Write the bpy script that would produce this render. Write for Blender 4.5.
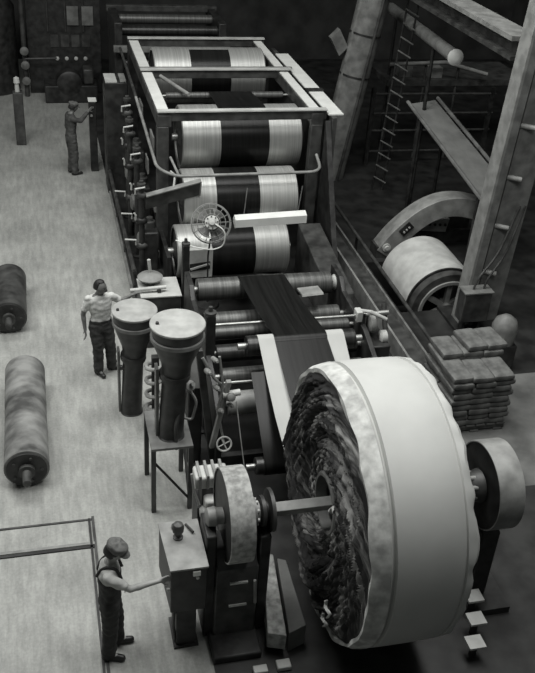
import bpy, bmesh, math, random
from mathutils import Vector, Matrix, noise
random.seed(7)
sc = bpy.context.scene
for o in list(bpy.data.objects): bpy.data.objects.remove(o)
COL = sc.collection
PI = math.pi

# ------------------------------------------------------------------ camera
def nrm(a, b, c): return Vector((a, b, c)).normalized()
FOC = 900.0
cam_d = bpy.data.cameras.new('camera'); cam = bpy.data.objects.new('camera', cam_d); COL.objects.link(cam)
cam_d.sensor_fit = 'VERTICAL'; cam_d.sensor_height = 36.0
cam_d.lens = 36.0 * FOC / 673.0
cam_d.clip_end = 200
ax_y = nrm(14 - 267.5, 242 + 336.5, -FOC)                       # direction of the machine axis seen by the camera
A_, B_ = 14 - 267.5, 242 + 336.5
b_ = (-FOC * FOC + A_ * 108.0) / B_
ax_z = -nrm(-108.0, b_, -FOC)
ax_x = ax_y.cross(ax_z)
rot = Matrix((ax_x, ax_y, ax_z))
cam.matrix_world = Matrix.Translation((0, 0, 8.4)) @ rot.to_4x4()
sc.camera = cam

# ------------------------------------------------------------------ world, lights, exposure
w = bpy.data.worlds.new('world'); sc.world = w; w.use_nodes = True
bg = w.node_tree.nodes['Background']; bg.inputs[0].default_value = (0.95, 1.0, 0.97, 1); bg.inputs[1].default_value = 0.07
def area(name, loc, size, power, target):
    l = bpy.data.lights.new(name, 'AREA'); l.shape = 'RECTANGLE'; l.size, l.size_y = size; l.energy = power
    l.color = (1.0, 1.0, 0.98)
    o = bpy.data.objects.new(name, l); COL.objects.link(o); o.location = loc
    o.rotation_euler = (Vector(target) - Vector(loc)).to_track_quat('-Z', 'Y').to_euler()
    return o
area('skylight_left', (-2.0, 12.0, 13.5), (6, 20), 2950, (0.6, 12.0, 0))
area('reel_fill_light', (4.6, 6.6, 10.5), (3, 4), 380, (4.0, 7.4, 0))  # unseen fill light, added to brighten the reel area locally
vs = sc.view_settings
sc.display_settings.display_device = 'sRGB'
vs.view_transform = 'Standard'; vs.look = 'None'; vs.gamma = 1; vs.exposure = 0.0; vs.use_curve_mapping = False

# ------------------------------------------------------------------ materials
def mat(name, v, rough=0.6, metal=0.0, amt=0.25, scale=4.0, stretch=(1, 1, 1), bump=0.0, detail=6, spec=0.5, v2=None, lo=0.35, hi=0.65):
    m = bpy.data.materials.new(name); m.use_nodes = True
    nt = m.node_tree; N = nt.nodes; L = nt.links; p = N['Principled BSDF']
    tc = N.new('ShaderNodeTexCoord'); mp = N.new('ShaderNodeMapping'); mp.inputs['Scale'].default_value = stretch
    L.new(tc.outputs['Object'], mp.inputs[0])
    nz = N.new('ShaderNodeTexNoise'); nz.inputs['Scale'].default_value = scale; nz.inputs['Detail'].default_value = detail
    L.new(mp.outputs[0], nz.inputs['Vector'])
    cr = N.new('ShaderNodeValToRGB')
    a = v * (1 - amt); b = v * (1 + amt) if v2 is None else v2
    t = (0.985, 1.0, 0.965)
    cr.color_ramp.elements[0].position = lo; cr.color_ramp.elements[1].position = hi
    cr.color_ramp.elements[0].color = (a * t[0], a * t[1], a * t[2], 1)
    cr.color_ramp.elements[1].color = (b * t[0], b * t[1], b * t[2], 1)
    L.new(nz.outputs[0], cr.inputs[0]); L.new(cr.outputs[0], p.inputs['Base Color'])
    p.inputs['Roughness'].default_value = rough; p.inputs['Metallic'].default_value = metal
    p.inputs['Specular IOR Level'].default_value = spec
    if bump:
        bm_ = N.new('ShaderNodeBump'); bm_.inputs['Strength'].default_value = bump; bm_.inputs['Distance'].default_value = 0.02
        L.new(nz.outputs[0], bm_.inputs['Height']); L.new(bm_.outputs[0], p.inputs['Normal'])
    return m

def floor_mat():
    m = bpy.data.materials.new('worn_concrete'); m.use_nodes = True
    nt = m.node_tree; N = nt.nodes; L = nt.links; p = N['Principled BSDF']
    tc = N.new('ShaderNodeTexCoord')
    def nz(scale, stretch, detail=8):
        mp = N.new('ShaderNodeMapping'); mp.inputs['Scale'].default_value = stretch
        L.new(tc.outputs['Object'], mp.inputs[0])
        n = N.new('ShaderNodeTexNoise'); n.inputs['Scale'].default_value = scale; n.inputs['Detail'].default_value = detail
        n.inputs['Roughness'].default_value = 0.65
        L.new(mp.outputs[0], n.inputs[0]); return n
    a = nz(1.1, (1, 1, 1)); b = nz(5.0, (2.2, 0.35, 1)); c = nz(26, (1, 1, 1), 4)
    def mix(x, y, f):
        q = N.new('ShaderNodeMix'); q.data_type = 'FLOAT'; q.inputs[0].default_value = f
        L.new(x, q.inputs[2]); L.new(y, q.inputs[3]); return q.outputs[0]
    v = mix(mix(a.outputs[0], b.outputs[0], 0.5), c.outputs[0], 0.22)
    cr = N.new('ShaderNodeValToRGB'); e = cr.color_ramp.elements
    e[0].position = 0.34; e[0].color = (0.19, 0.195, 0.185, 1); e[1].position = 0.66; e[1].color = (0.46, 0.468, 0.445, 1)
    k = cr.color_ramp.elements.new(0.5); k.color = (0.31, 0.316, 0.30, 1)
    L.new(v, cr.inputs[0]); L.new(cr.outputs[0], p.inputs['Base Color'])
    p.inputs['Roughness'].default_value = 0.7
    bp = N.new('ShaderNodeBump'); bp.inputs['Strength'].default_value = 0.15; bp.inputs['Distance'].default_value = 0.01
    L.new(c.outputs[0], bp.inputs['Height']); L.new(bp.outputs[0], p.inputs['Normal'])
    return m

M = dict(
    floor=floor_mat(),
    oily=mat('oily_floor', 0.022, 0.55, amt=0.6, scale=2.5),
    greyfloor=mat('grey_floor', 0.13, 0.75, amt=0.35, scale=2.0),
    wall=mat('dark_wall', 0.03, 0.9, amt=0.4, scale=1.5),
    iron=mat('dark_iron', 0.022, 0.5, amt=0.6, scale=6, bump=0.1),
    iron2=mat('painted_iron', 0.05, 0.5, amt=0.45, scale=5, bump=0.1),
    grey=mat('grey_paint', 0.15, 0.55, amt=0.3, scale=5),
    mid=mat('mid_grey_paint', 0.24, 0.5, amt=0.25, scale=5),
    light=mat('pale_paint', 0.5, 0.5, amt=0.15, scale=4),
    white=mat('white_enamel', 0.75, 0.45, amt=0.06, scale=4),
    drum=mat('polished_drum', 0.43, 0.45, 0.5, amt=0.16, scale=1.0, stretch=(45, 0.6, 0.6), detail=3),
    roll=mat('steel_roll', 0.1, 0.42, 0.4, amt=0.3, scale=1.0, stretch=(30, 0.8, 0.8), detail=3),
    darkroll=mat('dark_roll', 0.03, 0.35, 0.3, amt=0.4, scale=1.0, stretch=(30, 0.8, 0.8), detail=3),
    steel=mat('bright_steel', 0.4, 0.42, 0.8, amt=0.2, scale=8),
    rubber=mat('black_rubber', 0.011, 0.28, amt=0.3, scale=1.0, stretch=(30, 1, 1), detail=3, spec=0.18),
    cloth=mat('white_liner_cloth', 0.46, 0.8, amt=0.05, scale=2.0, bump=0.06),
    cloth2=mat('creased_liner_cloth', 0.44, 0.85, amt=0.3, scale=7.0, bump=0.35),
    fray=mat('frayed_fabric', 0.03, 0.7, amt=0.75, scale=5.0, v2=0.17, lo=0.4, hi=0.72, bump=0.4, detail=8),
    fray2=mat('pale_frayed_fabric', 0.09, 0.8, amt=0.8, scale=4.0, v2=0.42, lo=0.38, hi=0.7, bump=0.4, detail=8),
    lid=mat('galvanised_lid', 0.42, 0.5, 0.2, amt=0.16, scale=5.0),
    duct=mat('dark_duct_paint', 0.035, 0.42, amt=0.5, scale=6.0),
    skin=mat('skin', 0.33, 0.6, amt=0.1, scale=12),
    darkskin=mat('dark_skin', 0.15, 0.55, amt=0.15, scale=12),
    hair=mat('hair', 0.012, 0.6, amt=0.4, scale=40),
    denim=mat('dark_cloth', 0.045, 0.85, amt=0.35, scale=9, bump=0.3),
    overall=mat('overall_cloth', 0.024, 0.85, amt=0.4, scale=9, bump=0.3),
    tshirt=mat('white_tshirt', 0.6, 0.85, amt=0.08, scale=9, bump=0.2),
    greycloth=mat('grey_shirt', 0.4, 0.85, amt=0.15, scale=9, bump=0.2),
    capcloth=mat('cap_cloth', 0.11, 0.85, amt=0.25, scale=20),
    workwear=mat('grey_workwear', 0.06, 0.85, amt=0.3, scale=9, bump=0.3),
    boot=mat('boot_leather', 0.02, 0.4, amt=0.3, scale=20),
    sack=mat('paper_sack', 0.12, 0.75, amt=0.35, scale=7, bump=0.3),
    wood=mat('pallet_wood', 0.12, 0.8, amt=0.35, scale=3, stretch=(1, 8, 8)),
    plank=mat('dusty_plank', 0.3, 0.8, amt=0.35, scale=14),
    wrap=mat('stained_wrap', 0.13, 0.65, amt=0.6, scale=2.4, stretch=(1, 1.6, 1), v2=0.27, bump=0.15),
    glass=mat('lamp_tube', 0.85, 0.3, amt=0.03),
    conveyor=mat('conveyor_sheet', 0.2, 0.6, amt=0.18, scale=3),
)

def fold_mat(name, lo, hi, p0, p1):
    m = bpy.data.materials.new(name); m.use_nodes = True
    nt = m.node_tree; N = nt.nodes; L = nt.links; p = N['Principled BSDF']
    at = N.new('ShaderNodeAttribute'); at.attribute_name = 'fold'
    nz = N.new('ShaderNodeTexNoise'); nz.inputs['Scale'].default_value = 4.2; nz.inputs['Detail'].default_value = 7; nz.inputs['Roughness'].default_value = 0.7
    L.new(at.outputs['Vector'], nz.inputs['Vector'])
    cr = N.new('ShaderNodeValToRGB'); e = cr.color_ramp.elements
    e[0].position = p0; e[0].color = (lo, lo, lo, 1); e[1].position = p1; e[1].color = (hi, hi, hi * 0.97, 1)
    L.new(nz.outputs[0], cr.inputs[0]); L.new(cr.outputs[0], p.inputs['Base Color']); p.inputs['Roughness'].default_value = 0.75
    return m
M['fray'] = fold_mat('frayed_fabric_folds', 0.010, 0.45, 0.50, 0.78)
M['fray2'] = fold_mat('pale_frayed_fabric_folds', 0.015, 0.4, 0.46, 0.72)

# ------------------------------------------------------------------ mesh helpers (world coordinates in, one object out)
class MB:
    def __init__(s): s.v = []; s.f = []
    def add(s, vs, fs):
        n = len(s.v); s.v += [tuple(v) for v in vs]; s.f += [tuple(i + n for i in f) for f in fs]; return s
    def box(s, x0, x1, y0, y1, z0, z1):
        vs = [(x, y, z) for z in (z0, z1) for y in (y0, y1) for x in (x0, x1)]
        return s.add(vs, [(0, 2, 3, 1), (4, 5, 7, 6), (0, 1, 5, 4), (2, 6, 7, 3), (0, 4, 6, 2), (1, 3, 7, 5)])
    def obox(s, c, ax, ay, az):      # centre and three half-axis vectors
        c, ax, ay, az = map(Vector, (c, ax, ay, az))
        vs = [c + ax * i + ay * j + az * k for k in (-1, 1) for j in (-1, 1) for i in (-1, 1)]
        return s.add(vs, [(0, 2, 3, 1), (4, 5, 7, 6), (0, 1, 5, 4), (2, 6, 7, 3), (0, 4, 6, 2), (1, 3, 7, 5)])
    def lathe(s, o, axis, prof, n=32, cap=True):   # prof: list of (distance along axis, radius)
        o = Vector(o); a = Vector(axis).normalized()
        u = a.orthogonal().normalized(); w_ = a.cross(u)
        vs = []; fs = []
        for d, r in prof:
            for i in range(n):
                t = 2 * PI * i / n
                vs.append(o + a * d + (u * math.cos(t) + w_ * math.sin(t)) * max(r, 1e-4))
        for k in range(len(prof) - 1):
            for i in range(n):
                j = (i + 1) % n
                fs.append((k * n + i, k * n + j, (k + 1) * n + j, (k + 1) * n + i))
        if cap:
            fs.append(tuple(reversed(range(n)))); fs.append(tuple(range((len(prof) - 1) * n, len(prof) * n)))
        return s.add(vs, fs)
    def cyl(s, p0, p1, r, r1=None, n=24):
        d = Vector(p1) - Vector(p0)
        return s.lathe(p0, d, [(0, r), (d.length, r if r1 is None else r1)], n)
    def tube(s, pts, r, n=10):
        pts = [Vector(p) for p in pts]; vs = []; fs = []
        u = None
        for i, p in enumerate(pts):
            t = (pts[min(i + 1, len(pts) - 1)] - pts[max(i - 1, 0)]).normalized()
            u = t.orthogonal() if u is None else (u - t * u.dot(t))
            u.normalize(); w_ = t.cross(u)
            for k in range(n):
                a = 2 * PI * k / n; vs.append(p + (u * math.cos(a) + w_ * math.sin(a)) * r)
        for i in range(len(pts) - 1):
            for k in range(n):
                j = (k + 1) % n; fs.append((i * n + k, i * n + j, (i + 1) * n + j, (i + 1) * n + k))
        fs.append(tuple(reversed(range(n)))); fs.append(tuple(range((len(pts) - 1) * n, len(pts) * n)))
        return s.add(vs, fs)
    def prism(s, poly, axis, a, b):  # polygon in the two other axes (order kept), extruded a..b
        def p3(q, t):
            return {'x': (t, q[0], q[1]), 'y': (q[0], t, q[1]), 'z': (q[0], q[1], t)}[axis]
        n = len(poly)
        vs = [p3(q, a) for q in poly] + [p3(q, b) for q in poly]
        return s.add(vs, [tuple(range(n))[::-1], tuple(range(n, 2 * n))] + [(i, (i + 1) % n, n + (i + 1) % n, n + i) for i in range(n)])
    def ribbon(s, path, th):         # path: (y, z, x0, x1) -> a sheet of thickness th
        vs = []; n = len(path)
        for i, (y, z, x0, x1) in enumerate(path):
            a = path[max(i - 1, 0)]; b = path[min(i + 1, n - 1)]
            t = Vector((b[0] - a[0], b[1] - a[1])).normalized(); q = Vector((t.y, -t.x)) * (-th)
            vs += [(x0, y, z), (x1, y, z), (x1, y + q.x, z + q.y), (x0, y + q.x, z + q.y)]
        fs = []
        for i in range(n - 1):
            for k in range(4): fs.append((4 * i + k, 4 * i + (k + 1) % 4, 4 * i + 4 + (k + 1) % 4, 4 * i + 4 + k))
        fs += [(3, 2, 1, 0), tuple(4 * (n - 1) + k for k in range(4))]
        return s.add(vs, fs)
    def build(s, name, m, parent=None, bevel=0.0, loc=None, smooth=True):
        me = bpy.data.meshes.new(name)
        base = Vector((0, 0, 0))
        if parent is not None: base = wloc(parent)
        elif loc is not None: base = Vector(loc)
        else:
            xs = [v[0] for v in s.v]; ys = [v[1] for v in s.v]; zs = [v[2] for v in s.v]
            base = Vector(((min(xs) + max(xs)) / 2, (min(ys) + max(ys)) / 2, min(zs)))
        me.from_pydata([Vector(v) - base for v in s.v], [], s.f); me.validate()
        bm = bmesh.new(); bm.from_mesh(me); bmesh.ops.recalc_face_normals(bm, faces=bm.faces); bm.to_mesh(me); bm.free()
        o = bpy.data.objects.new(name, me); COL.objects.link(o)
        if parent is not None: o.parent = parent
        else: o.location = base
        me.materials.append(m if not isinstance(m, str) else M[m])
        if smooth:
            for p in me.polygons: p.use_smooth = True
            me.set_sharp_from_angle(angle=math.radians(38))
        if bevel:
            b = o.modifiers.new('bevel', 'BEVEL'); b.width = bevel; b.segments = 2; b.limit_method = 'ANGLE'
        return o
def wloc(o):
    v = Vector(o.location)
    while o.parent is not None: o = o.parent; v = v + Vector(o.location)
    return v
def thing(name, loc, label, cat, group=None):
    o = bpy.data.objects.new(name, None); o.empty_display_size = 0.1; COL.objects.link(o); o.location = loc
    return tag(o, label, cat, group)
def tag(o, label, cat, group=None):
    o['label'] = label; o['category'] = cat
    if group: o['group'] = group
    return o
def struct(o): o['kind'] = 'structure'; return o
def copy_tree(o, parent=None):
    c = o.copy(); COL.objects.link(c)
    if parent is not None: c.parent = parent
    for ch in list(o.children): copy_tree(ch, c)
    return c
def box(*a): return MB().box(*a)
def cyl(*a, **k): return MB().cyl(*a, **k)
def tube(*a, **k): return MB().tube(*a, **k)
def arc(cy, cz, r, a0, a1, n=24):
    return [(cy + r * math.cos(math.radians(a0 + (a1 - a0) * i / n)), cz + r * math.sin(math.radians(a0 + (a1 - a0) * i / n))) for i in range(n + 1)]
def fillet(pts, r, n=5):
    pts = [Vector(p) for p in pts]; out = [pts[0]]
    for i in range(1, len(pts) - 1):
        a = (pts[i - 1] - pts[i]); b = (pts[i + 1] - pts[i]); k = min(r, a.length * .45, b.length * .45)
        p, q = pts[i] + a.normalized() * k, pts[i] + b.normalized() * k
        for j in range(n + 1):
            t = j / n; out.append(p * (1 - t) ** 2 + pts[i] * 2 * t * (1 - t) + q * t * t)
    return out + [pts[-1]]

# ------------------------------------------------------------------ setting
def build_floor():
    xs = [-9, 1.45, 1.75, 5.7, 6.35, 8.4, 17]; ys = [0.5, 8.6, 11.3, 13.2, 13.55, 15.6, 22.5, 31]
    me = bpy.data.meshes.new('floor'); vs = [(x, y, 0) for y in ys for x in xs]; fs = []; mi = []
    nx = len(xs)
    for j in range(len(ys) - 1):
        for i in range(nx - 1):
            cx = (xs[i] + xs[i + 1]) / 2; cy = (ys[j] + ys[j + 1]) / 2
            if 6.35 < cx < 8.4 and 13.55 < cy < 15.6: continue
            fs.append((j * nx + i, j * nx + i + 1, (j + 1) * nx + i + 1, (j + 1) * nx + i))
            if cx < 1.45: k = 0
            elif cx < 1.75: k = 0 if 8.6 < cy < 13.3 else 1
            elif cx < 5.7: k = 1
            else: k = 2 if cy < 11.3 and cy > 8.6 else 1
            mi.append(k)
    b = len(vs)
    q = [(6.35, 13.55), (8.4, 13.55), (8.4, 15.6), (6.35, 15.6)]
    vs += [(x, y, 0) for x, y in q] + [(x, y, -1.1) for x, y in q]
    for i in range(4): fs.append((b + i, b + (i + 1) % 4, b + 4 + (i + 1) % 4, b + 4 + i)); mi.append(1)
    fs.append((b + 4, b + 5, b + 6, b + 7)); mi.append(1)
    me.from_pydata(vs, [], fs)
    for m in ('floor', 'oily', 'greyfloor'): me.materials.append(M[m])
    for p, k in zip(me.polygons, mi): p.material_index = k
    o = bpy.data.objects.new('floor', me); COL.objects.link(o); struct(o)
build_floor()
struct(box(-9, 17, 31, 31.3, 0, 13).build('wall_back', 'wall'))
struct(box(17, 17.3, 0.5, 31.3, 0, 13).build('wall_right', 'wall'))
struct(box(-9.3, -9, 0.5, 31.3, 0, 13).build('wall_left', 'wall'))

# hatch outline let into the floor
h = thing('floor_hatch', (-1.0, 6.5, 0), 'large pale hatch plate flush in the floor behind the capped worker', 'hatch')
box(-2.3, 0.23, 4.0, 8.40, 0.002, 0.008).build('plate', 'floor', h)
box(-2.3, 0.23, 8.52, 8.90, 0.002, 0.008).build('plate', 'floor', h)
box(-2.3, 0.30, 8.41, 8.45, 0.002, 0.02).build('frame_strip', 'iron', h)
box(-2.3, 0.30, 8.47, 8.51, 0.002, 0.016).build('frame_strip', 'mid', h)
box(-2.3, 0.30, 8.91, 8.94, 0.002, 0.014).build('frame_strip', 'iron2', h)
box(0.245, 0.275, 4.0, 8.94, 0.002, 0.02).build('frame_strip', 'iron', h)
box(0.29, 0.325, 4.0, 8.98, 0.002, 0.014).build('frame_strip', 'iron2', h)

# ------------------------------------------------------------------ main drum stand
X0, X1 = 2.13, 5.37
st = thing('drum_stand', (3.75, 18.5, 0), 'tall open steel frame carrying the big polished drums, pale beams on top', 'machine frame')
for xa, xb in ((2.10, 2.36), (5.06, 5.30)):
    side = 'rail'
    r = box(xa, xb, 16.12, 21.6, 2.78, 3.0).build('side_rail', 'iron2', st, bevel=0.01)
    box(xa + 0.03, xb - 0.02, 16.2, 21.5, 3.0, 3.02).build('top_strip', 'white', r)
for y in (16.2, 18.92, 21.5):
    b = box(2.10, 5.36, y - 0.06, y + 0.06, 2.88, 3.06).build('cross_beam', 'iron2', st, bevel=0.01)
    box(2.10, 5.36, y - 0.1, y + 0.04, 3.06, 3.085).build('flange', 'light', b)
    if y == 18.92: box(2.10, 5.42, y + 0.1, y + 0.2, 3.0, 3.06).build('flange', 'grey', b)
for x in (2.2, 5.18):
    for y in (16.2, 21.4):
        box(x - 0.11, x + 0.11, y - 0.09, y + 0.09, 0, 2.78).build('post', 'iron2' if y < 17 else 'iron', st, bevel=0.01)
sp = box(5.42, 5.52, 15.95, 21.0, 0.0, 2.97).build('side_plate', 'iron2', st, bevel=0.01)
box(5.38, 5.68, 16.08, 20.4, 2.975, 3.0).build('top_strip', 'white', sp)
box(5.33, 5.70, 17.5, 17.66, 3.0, 3.03).build('strap', 'iron', sp)
prow = MB().prism([(16.0, 0), (16.0, 2.9), (14.9, 0.9), (14.3, 0.0)], 'x', 5.30, 5.40).build('gusset', 'iron', st)
box(2.0, 2.28, 15.95, 16.05, 0.02, 0.3).build('foot_plate', 'light', st)
for (y, z, a, b) in ((16.75, 2.25, 0.25, 0.2), (17.6, 1.5, 0.2, 0.15), (16.4, 1.15, 0.15, 0.14), (18.6, 2.3, 0.25, 0.18)):
    box(2.06, 2.09, y - a, y + a, z - b, z + b).build('inspection_plate', 'mid', st)
box(2.12, 2.2, 14.9, 21.5, 0.0, 0.7).build('bearing_wall', 'iron', st)
box(1.95, 2.12, 14.6, 21.4, 0.0, 0.16).build('bed_rail', 'iron', st)
rl = fillet([(1.92, 21.4, 2.85), (1.92, 18.5, 2.76), (2.04, 15.75, 2.13), (2.35, 15.5, 2.06), (5.16, 15.5, 2.07), (5.2, 16.05, 2.2)], 0.3)
hr = tube(rl[:7], 0.03).build('handrail', 'iron2', st); hr = tube(rl[6:], 0.03).build('handrail', 'mid', st)
tube([(2.42, 15.5, 2.06), (2.34, 16.1, 2.2)], 0.025).build('bracket', 'mid', hr)

# drums: each a thing of its own turning in the stand
def drum(cy, cz, r, xa, xb, label):
    t = thing('cooling_drum', ((xa + xb) / 2, cy, cz - r), label, 'drum', 'polished drums in the tall stand')
    L = xb - xa
    MB().lathe((xa, cy, cz), (1, 0, 0), [(0, r - 0.06), (0.0, r - 0.02), (0.02, r), (L - 0.02, r), (L, r - 0.02), (L, r - 0.06)], 72, cap=False).build('shell', 'drum', t)
    for x, d in ((xa + 0.06, -1), (xb - 0.06, 1)):
        MB().lathe((x, cy, cz), (d, 0, 0), [(0, r - 0.05), (0.02, r - 0.06), (0.03, 0.2), (0.08, 0.14)], 40).build('end_plate', 'iron2', t)
    cyl((xa - 0.12, cy, cz), (xb + 0.12, cy, cz), 0.07).build('shaft', 'steel', t)
    return t
drum(20.0, 2.62, 0.60, 2.48, 4.95, 'polished drum furthest back in the top of the stand')
drum(17.0, 2.27, 0.62, 2.62, 5.0, 'largest looking polished drum just under the front top beam')
drum(16.0, 1.42, 0.55, 2.52, 4.74, 'polished drum below the handrail, behind the fan')
drum(15.25, 0.66, 0.50, 2.30, 4.45, 'lowest polished drum, behind the white lamp and beside the fan')
def idler(name, cy, cz, r, xa, xb, m, label, group=None):
    t = thing(name, ((xa + xb) / 2, cy, cz - r), label, 'roller', group)
    MB().lathe((xa, cy, cz), (1, 0, 0), [(0, r - 0.01), (0.01, r), (xb - xa - 0.01, r), (xb - xa, r - 0.01)], 40).build('barrel', m, t)
    cyl((xa - 0.12, cy, cz), (xb + 0.12, cy, cz), max(r * 0.35, 0.018), n=16).build('shaft', 'steel', t)
    return t
idler('guide_roller', 17.95, 2.80, 0.07, 2.5, 4.95, 'roll', 'thin dark guide roller seen between the two top drums')
tube([(2.5, 18.7, 2.98), (2.92, 17.6, 2.93)], 0.04).build('lever', 'mid')
tag(bpy.data.objects['lever'], 'grey slanting bar lying over the thin guide roller', 'bar')

# the rubber belt: one sheet running over the drums and down to the reel
def belt():
    p = []
    def run(cy, cz, r, a0, a1, xa, xb):
        for (y, z) in arc(cy, cz, r + 0.006, a0, a1): p.append((y, z, xa, xb))
    p.append((22.5, 2.5, 3.3, 4.2))
    run(20.0, 2.62, 0.60, 100, 215, 3.28, 4.16)
    run(17.95, 2.80, 0.07, 60, 120, 3.38, 4.28)
    run(17.0, 2.27, 0.62, 85, 262, 3.37, 4.33)
    run(16.0, 1.42, 0.55, 75, 262, 3.14, 3.98)
    run(15.25, 0.66, 0.50, 72, 235, 2.94, 3.78)
    run(12.3, 1.45, 0.18, 40, 88, 2.88, 3.64)
    n = 8
    for i in range(1, n): p.append((12.3 + (10.45 - 12.3) * i / n, 1.636 + (1.722 - 1.636) * i / n - 0.03 * math.sin(PI * i / n), 2.88 + 0.1 * i / n, 3.64 + 0.12 * i / n))
    run(10.4, 1.57, 0.155, 85, 140, 2.99, 3.76)
    p.append((8.56, 1.08, 3.0, 3.80)); 
    return MB().ribbon(p, 0.012).build('rubber_belt', 'rubber')
tag(belt(), 'long black rubber belt running over the drums and down to the big reel', 'belt')

# ------------------------------------------------------------------ second roller frame at the back
t = thing('rear_roller_frame', (3.2, 24.0, 0), 'dark roller frame at the very back, behind the drum stand', 'machine frame')
for x in (1.95, 4.6):
    box(x, x + 0.2, 23.2, 25.2, 0, 3.0).build('side_frame', 'iron', t, bevel=0.02)
box(1.9, 4.85, 22.9, 23.05, 2.35, 2.5).build('cross_beam', 'grey', t, bevel=0.01)
box(1.9, 4.85, 24.9, 25.1, 2.9, 3.05).build('cross_beam', 'iron2', t, bevel=0.01)
for i, (y, z, r) in enumerate(((23.5, 2.75, 0.12), (24.3, 2.85, 0.12), (23.2, 2.0, 0.15))):
    cyl((2.15, y, z), (4.6, y, z), r).build('roll', 'darkroll' if i != 1 else 'roll', t)

# ------------------------------------------------------------------ left-hand drive side of the stand
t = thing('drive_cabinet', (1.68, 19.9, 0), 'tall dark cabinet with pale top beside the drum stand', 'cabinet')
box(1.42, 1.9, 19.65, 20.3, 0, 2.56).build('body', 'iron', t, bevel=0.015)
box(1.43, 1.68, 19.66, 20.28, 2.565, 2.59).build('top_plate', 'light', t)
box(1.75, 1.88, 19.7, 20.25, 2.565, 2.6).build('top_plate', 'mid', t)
box(1.405, 1.42, 19.75, 20.2, 0.3, 2.4).build('door', 'iron2', t)
# low guard rail along the aisle
t = thing('guard_rail', (1.5, 17.6, 0), 'low dark guard rail running along the aisle edge of the machine', 'rail')
tube([(1.5, 14.75, 0.5), (1.46, 20.0, 0.55)], 0.04).build('rail', 'iron2', t)
tube([(1.5, 14.75, 0.22), (1.46, 20.0, 0.25)], 0.03).build('rail', 'iron', t)
box(1.44, 1.49, 14.7, 20.2, 0.0, 0.06).build('kick_plate', 'mid', t)
for y in (14.8, 16.5, 18.2, 19.8):
    cyl((1.49, y, 0), (1.49, y, 0.56), 0.03, n=12).build('post', 'iron2', t)

def valve_post(x, y, hgt, label, n_lev):
    t = thing('valve_post', (x, y, 0), label, 'valve post', 'valve posts along the machine side')
    cyl((x, y, 0), (x, y, hgt), 0.055, n=16).build('pipe', 'iron', t)
    MB().lathe((x, y, 0), (0, 0, 1), [(0, 0.13), (0.04, 0.13), (0.05, 0.07)], 20).build('base_flange', 'iron', t)
    MB().lathe((x, y, hgt), (0, 0, 1), [(0, 0.08), (0.05, 0.08), (0.06, 0.04), (0.1, 0.04), (0.11, 0.0)], 20).build('cap', 'iron2', t)
    for k in range(n_lev):
        z = hgt * (0.9 - 0.27 * k)
        b = MB().lathe((x - 0.16, y, z), (1, 0, 0), [(0.05, 0.03), (0.07, 0.05), (0.12, 0.075), (0.2, 0.075), (0.25, 0.05), (0.27, 0.03)], 20).build('valve_body', 'iron2' if k % 2 == 0 else 'iron', t)
        a = 0.6 + 1.1 * k
        tube([(x - 0.12, y - 0.06, z + 0.05), (x - 0.12 , y - 0.08, z + 0.16), (x - 0.12 + 0.22 * math.cos(a), y - 0.08, z + 0.17 + 0.03 * math.sin(a))], 0.018, 8).build('lever', 'light', b)
    return t
valve_post(1.72, 15.5, 1.9, 'valve post nearest the round dished lamp, at the front of the machine side', 3)
valve_post(1.74, 16.4, 2.25, 'second valve post from the front, under the slanted dark hood', 3)
valve_post(1.70, 17.3, 2.5, 'third valve post from the front, half way along the guard rail', 3)
valve_post(1.76, 18.3, 2.6, 'rearmost valve post, in front of the tall dark cabinet', 2)
def gearbox(x, y, hgt, label):
    t = thing('drive_gearbox', (x, y, 0), label, 'gearbox', 'drive gearboxes along the machine side')
    box(x - 0.14, x + 0.14, y - 0.28, y + 0.28, 0, hgt).build('housing', 'iron', t, bevel=0.03)
    MB().lathe((x - 0.24, y, hgt * 0.7), (1, 0, 0), [(0, 0.12), (0.03, 0.17), (0.1, 0.17)], 24).build('bearing_cover', 'grey', t)
    MB().lathe((x, y, hgt), (0, 0, 1), [(0, 0.11), (0.12, 0.11), (0.14, 0.07), (0.2, 0.06)], 20).build('cap', 'iron2', t)
    for dy in (-0.2, 0.2): MB().lathe((x - 0.15, y + dy, hgt * 0.92), (1, 0, 0), [(-0.02, 0.025), (0.02, 0.025)], 8).build('bolt', 'mid', t)
gearbox(1.98 - 0.08, 15.95 + 1.0, 1.35, 'middle dark gearbox between the valve posts and the drum stand')
gearbox(1.9, 15.75, 0.95, 'front dark gearbox beside the pale foot plate of the stand')
gearbox(1.9, 18.0, 1.7, 'rear dark gearbox between the valve posts and the drum stand')

# slanted dark hood hanging at the stand corner
t = thing('slanted_hood', (2.27, 15.85, 1.3), 'long dark trough-shaped lamp hood tilted across the front left post', 'lamp hood')
d = Vector((0.97, 0.0, 0.25)).normalized(); u = Vector((0, -0.2, 0.98)).normalized(); n_ = d.cross(u)
c = Vector((2.30, 15.45, 1.72))
m = MB(); m.obox(c, d * 0.52, u * 0.15, n_ * 0.02); m.build('back_panel', 'iron2', t)
m = MB(); m.obox(c + u * 0.15, d * 0.52, u * 0.012, n_ * 0.06).obox(c + d * 0.52, d * 0.012, u * 0.15, n_ * 0.06).build('edge_strip', 'mid', t)
tube([c + u * 0.1, c + Vector((0.05, 0.1, 0.35)), (2.32, 15.9, 2.0)], 0.02).build('hanger', 'light', t)

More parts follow.
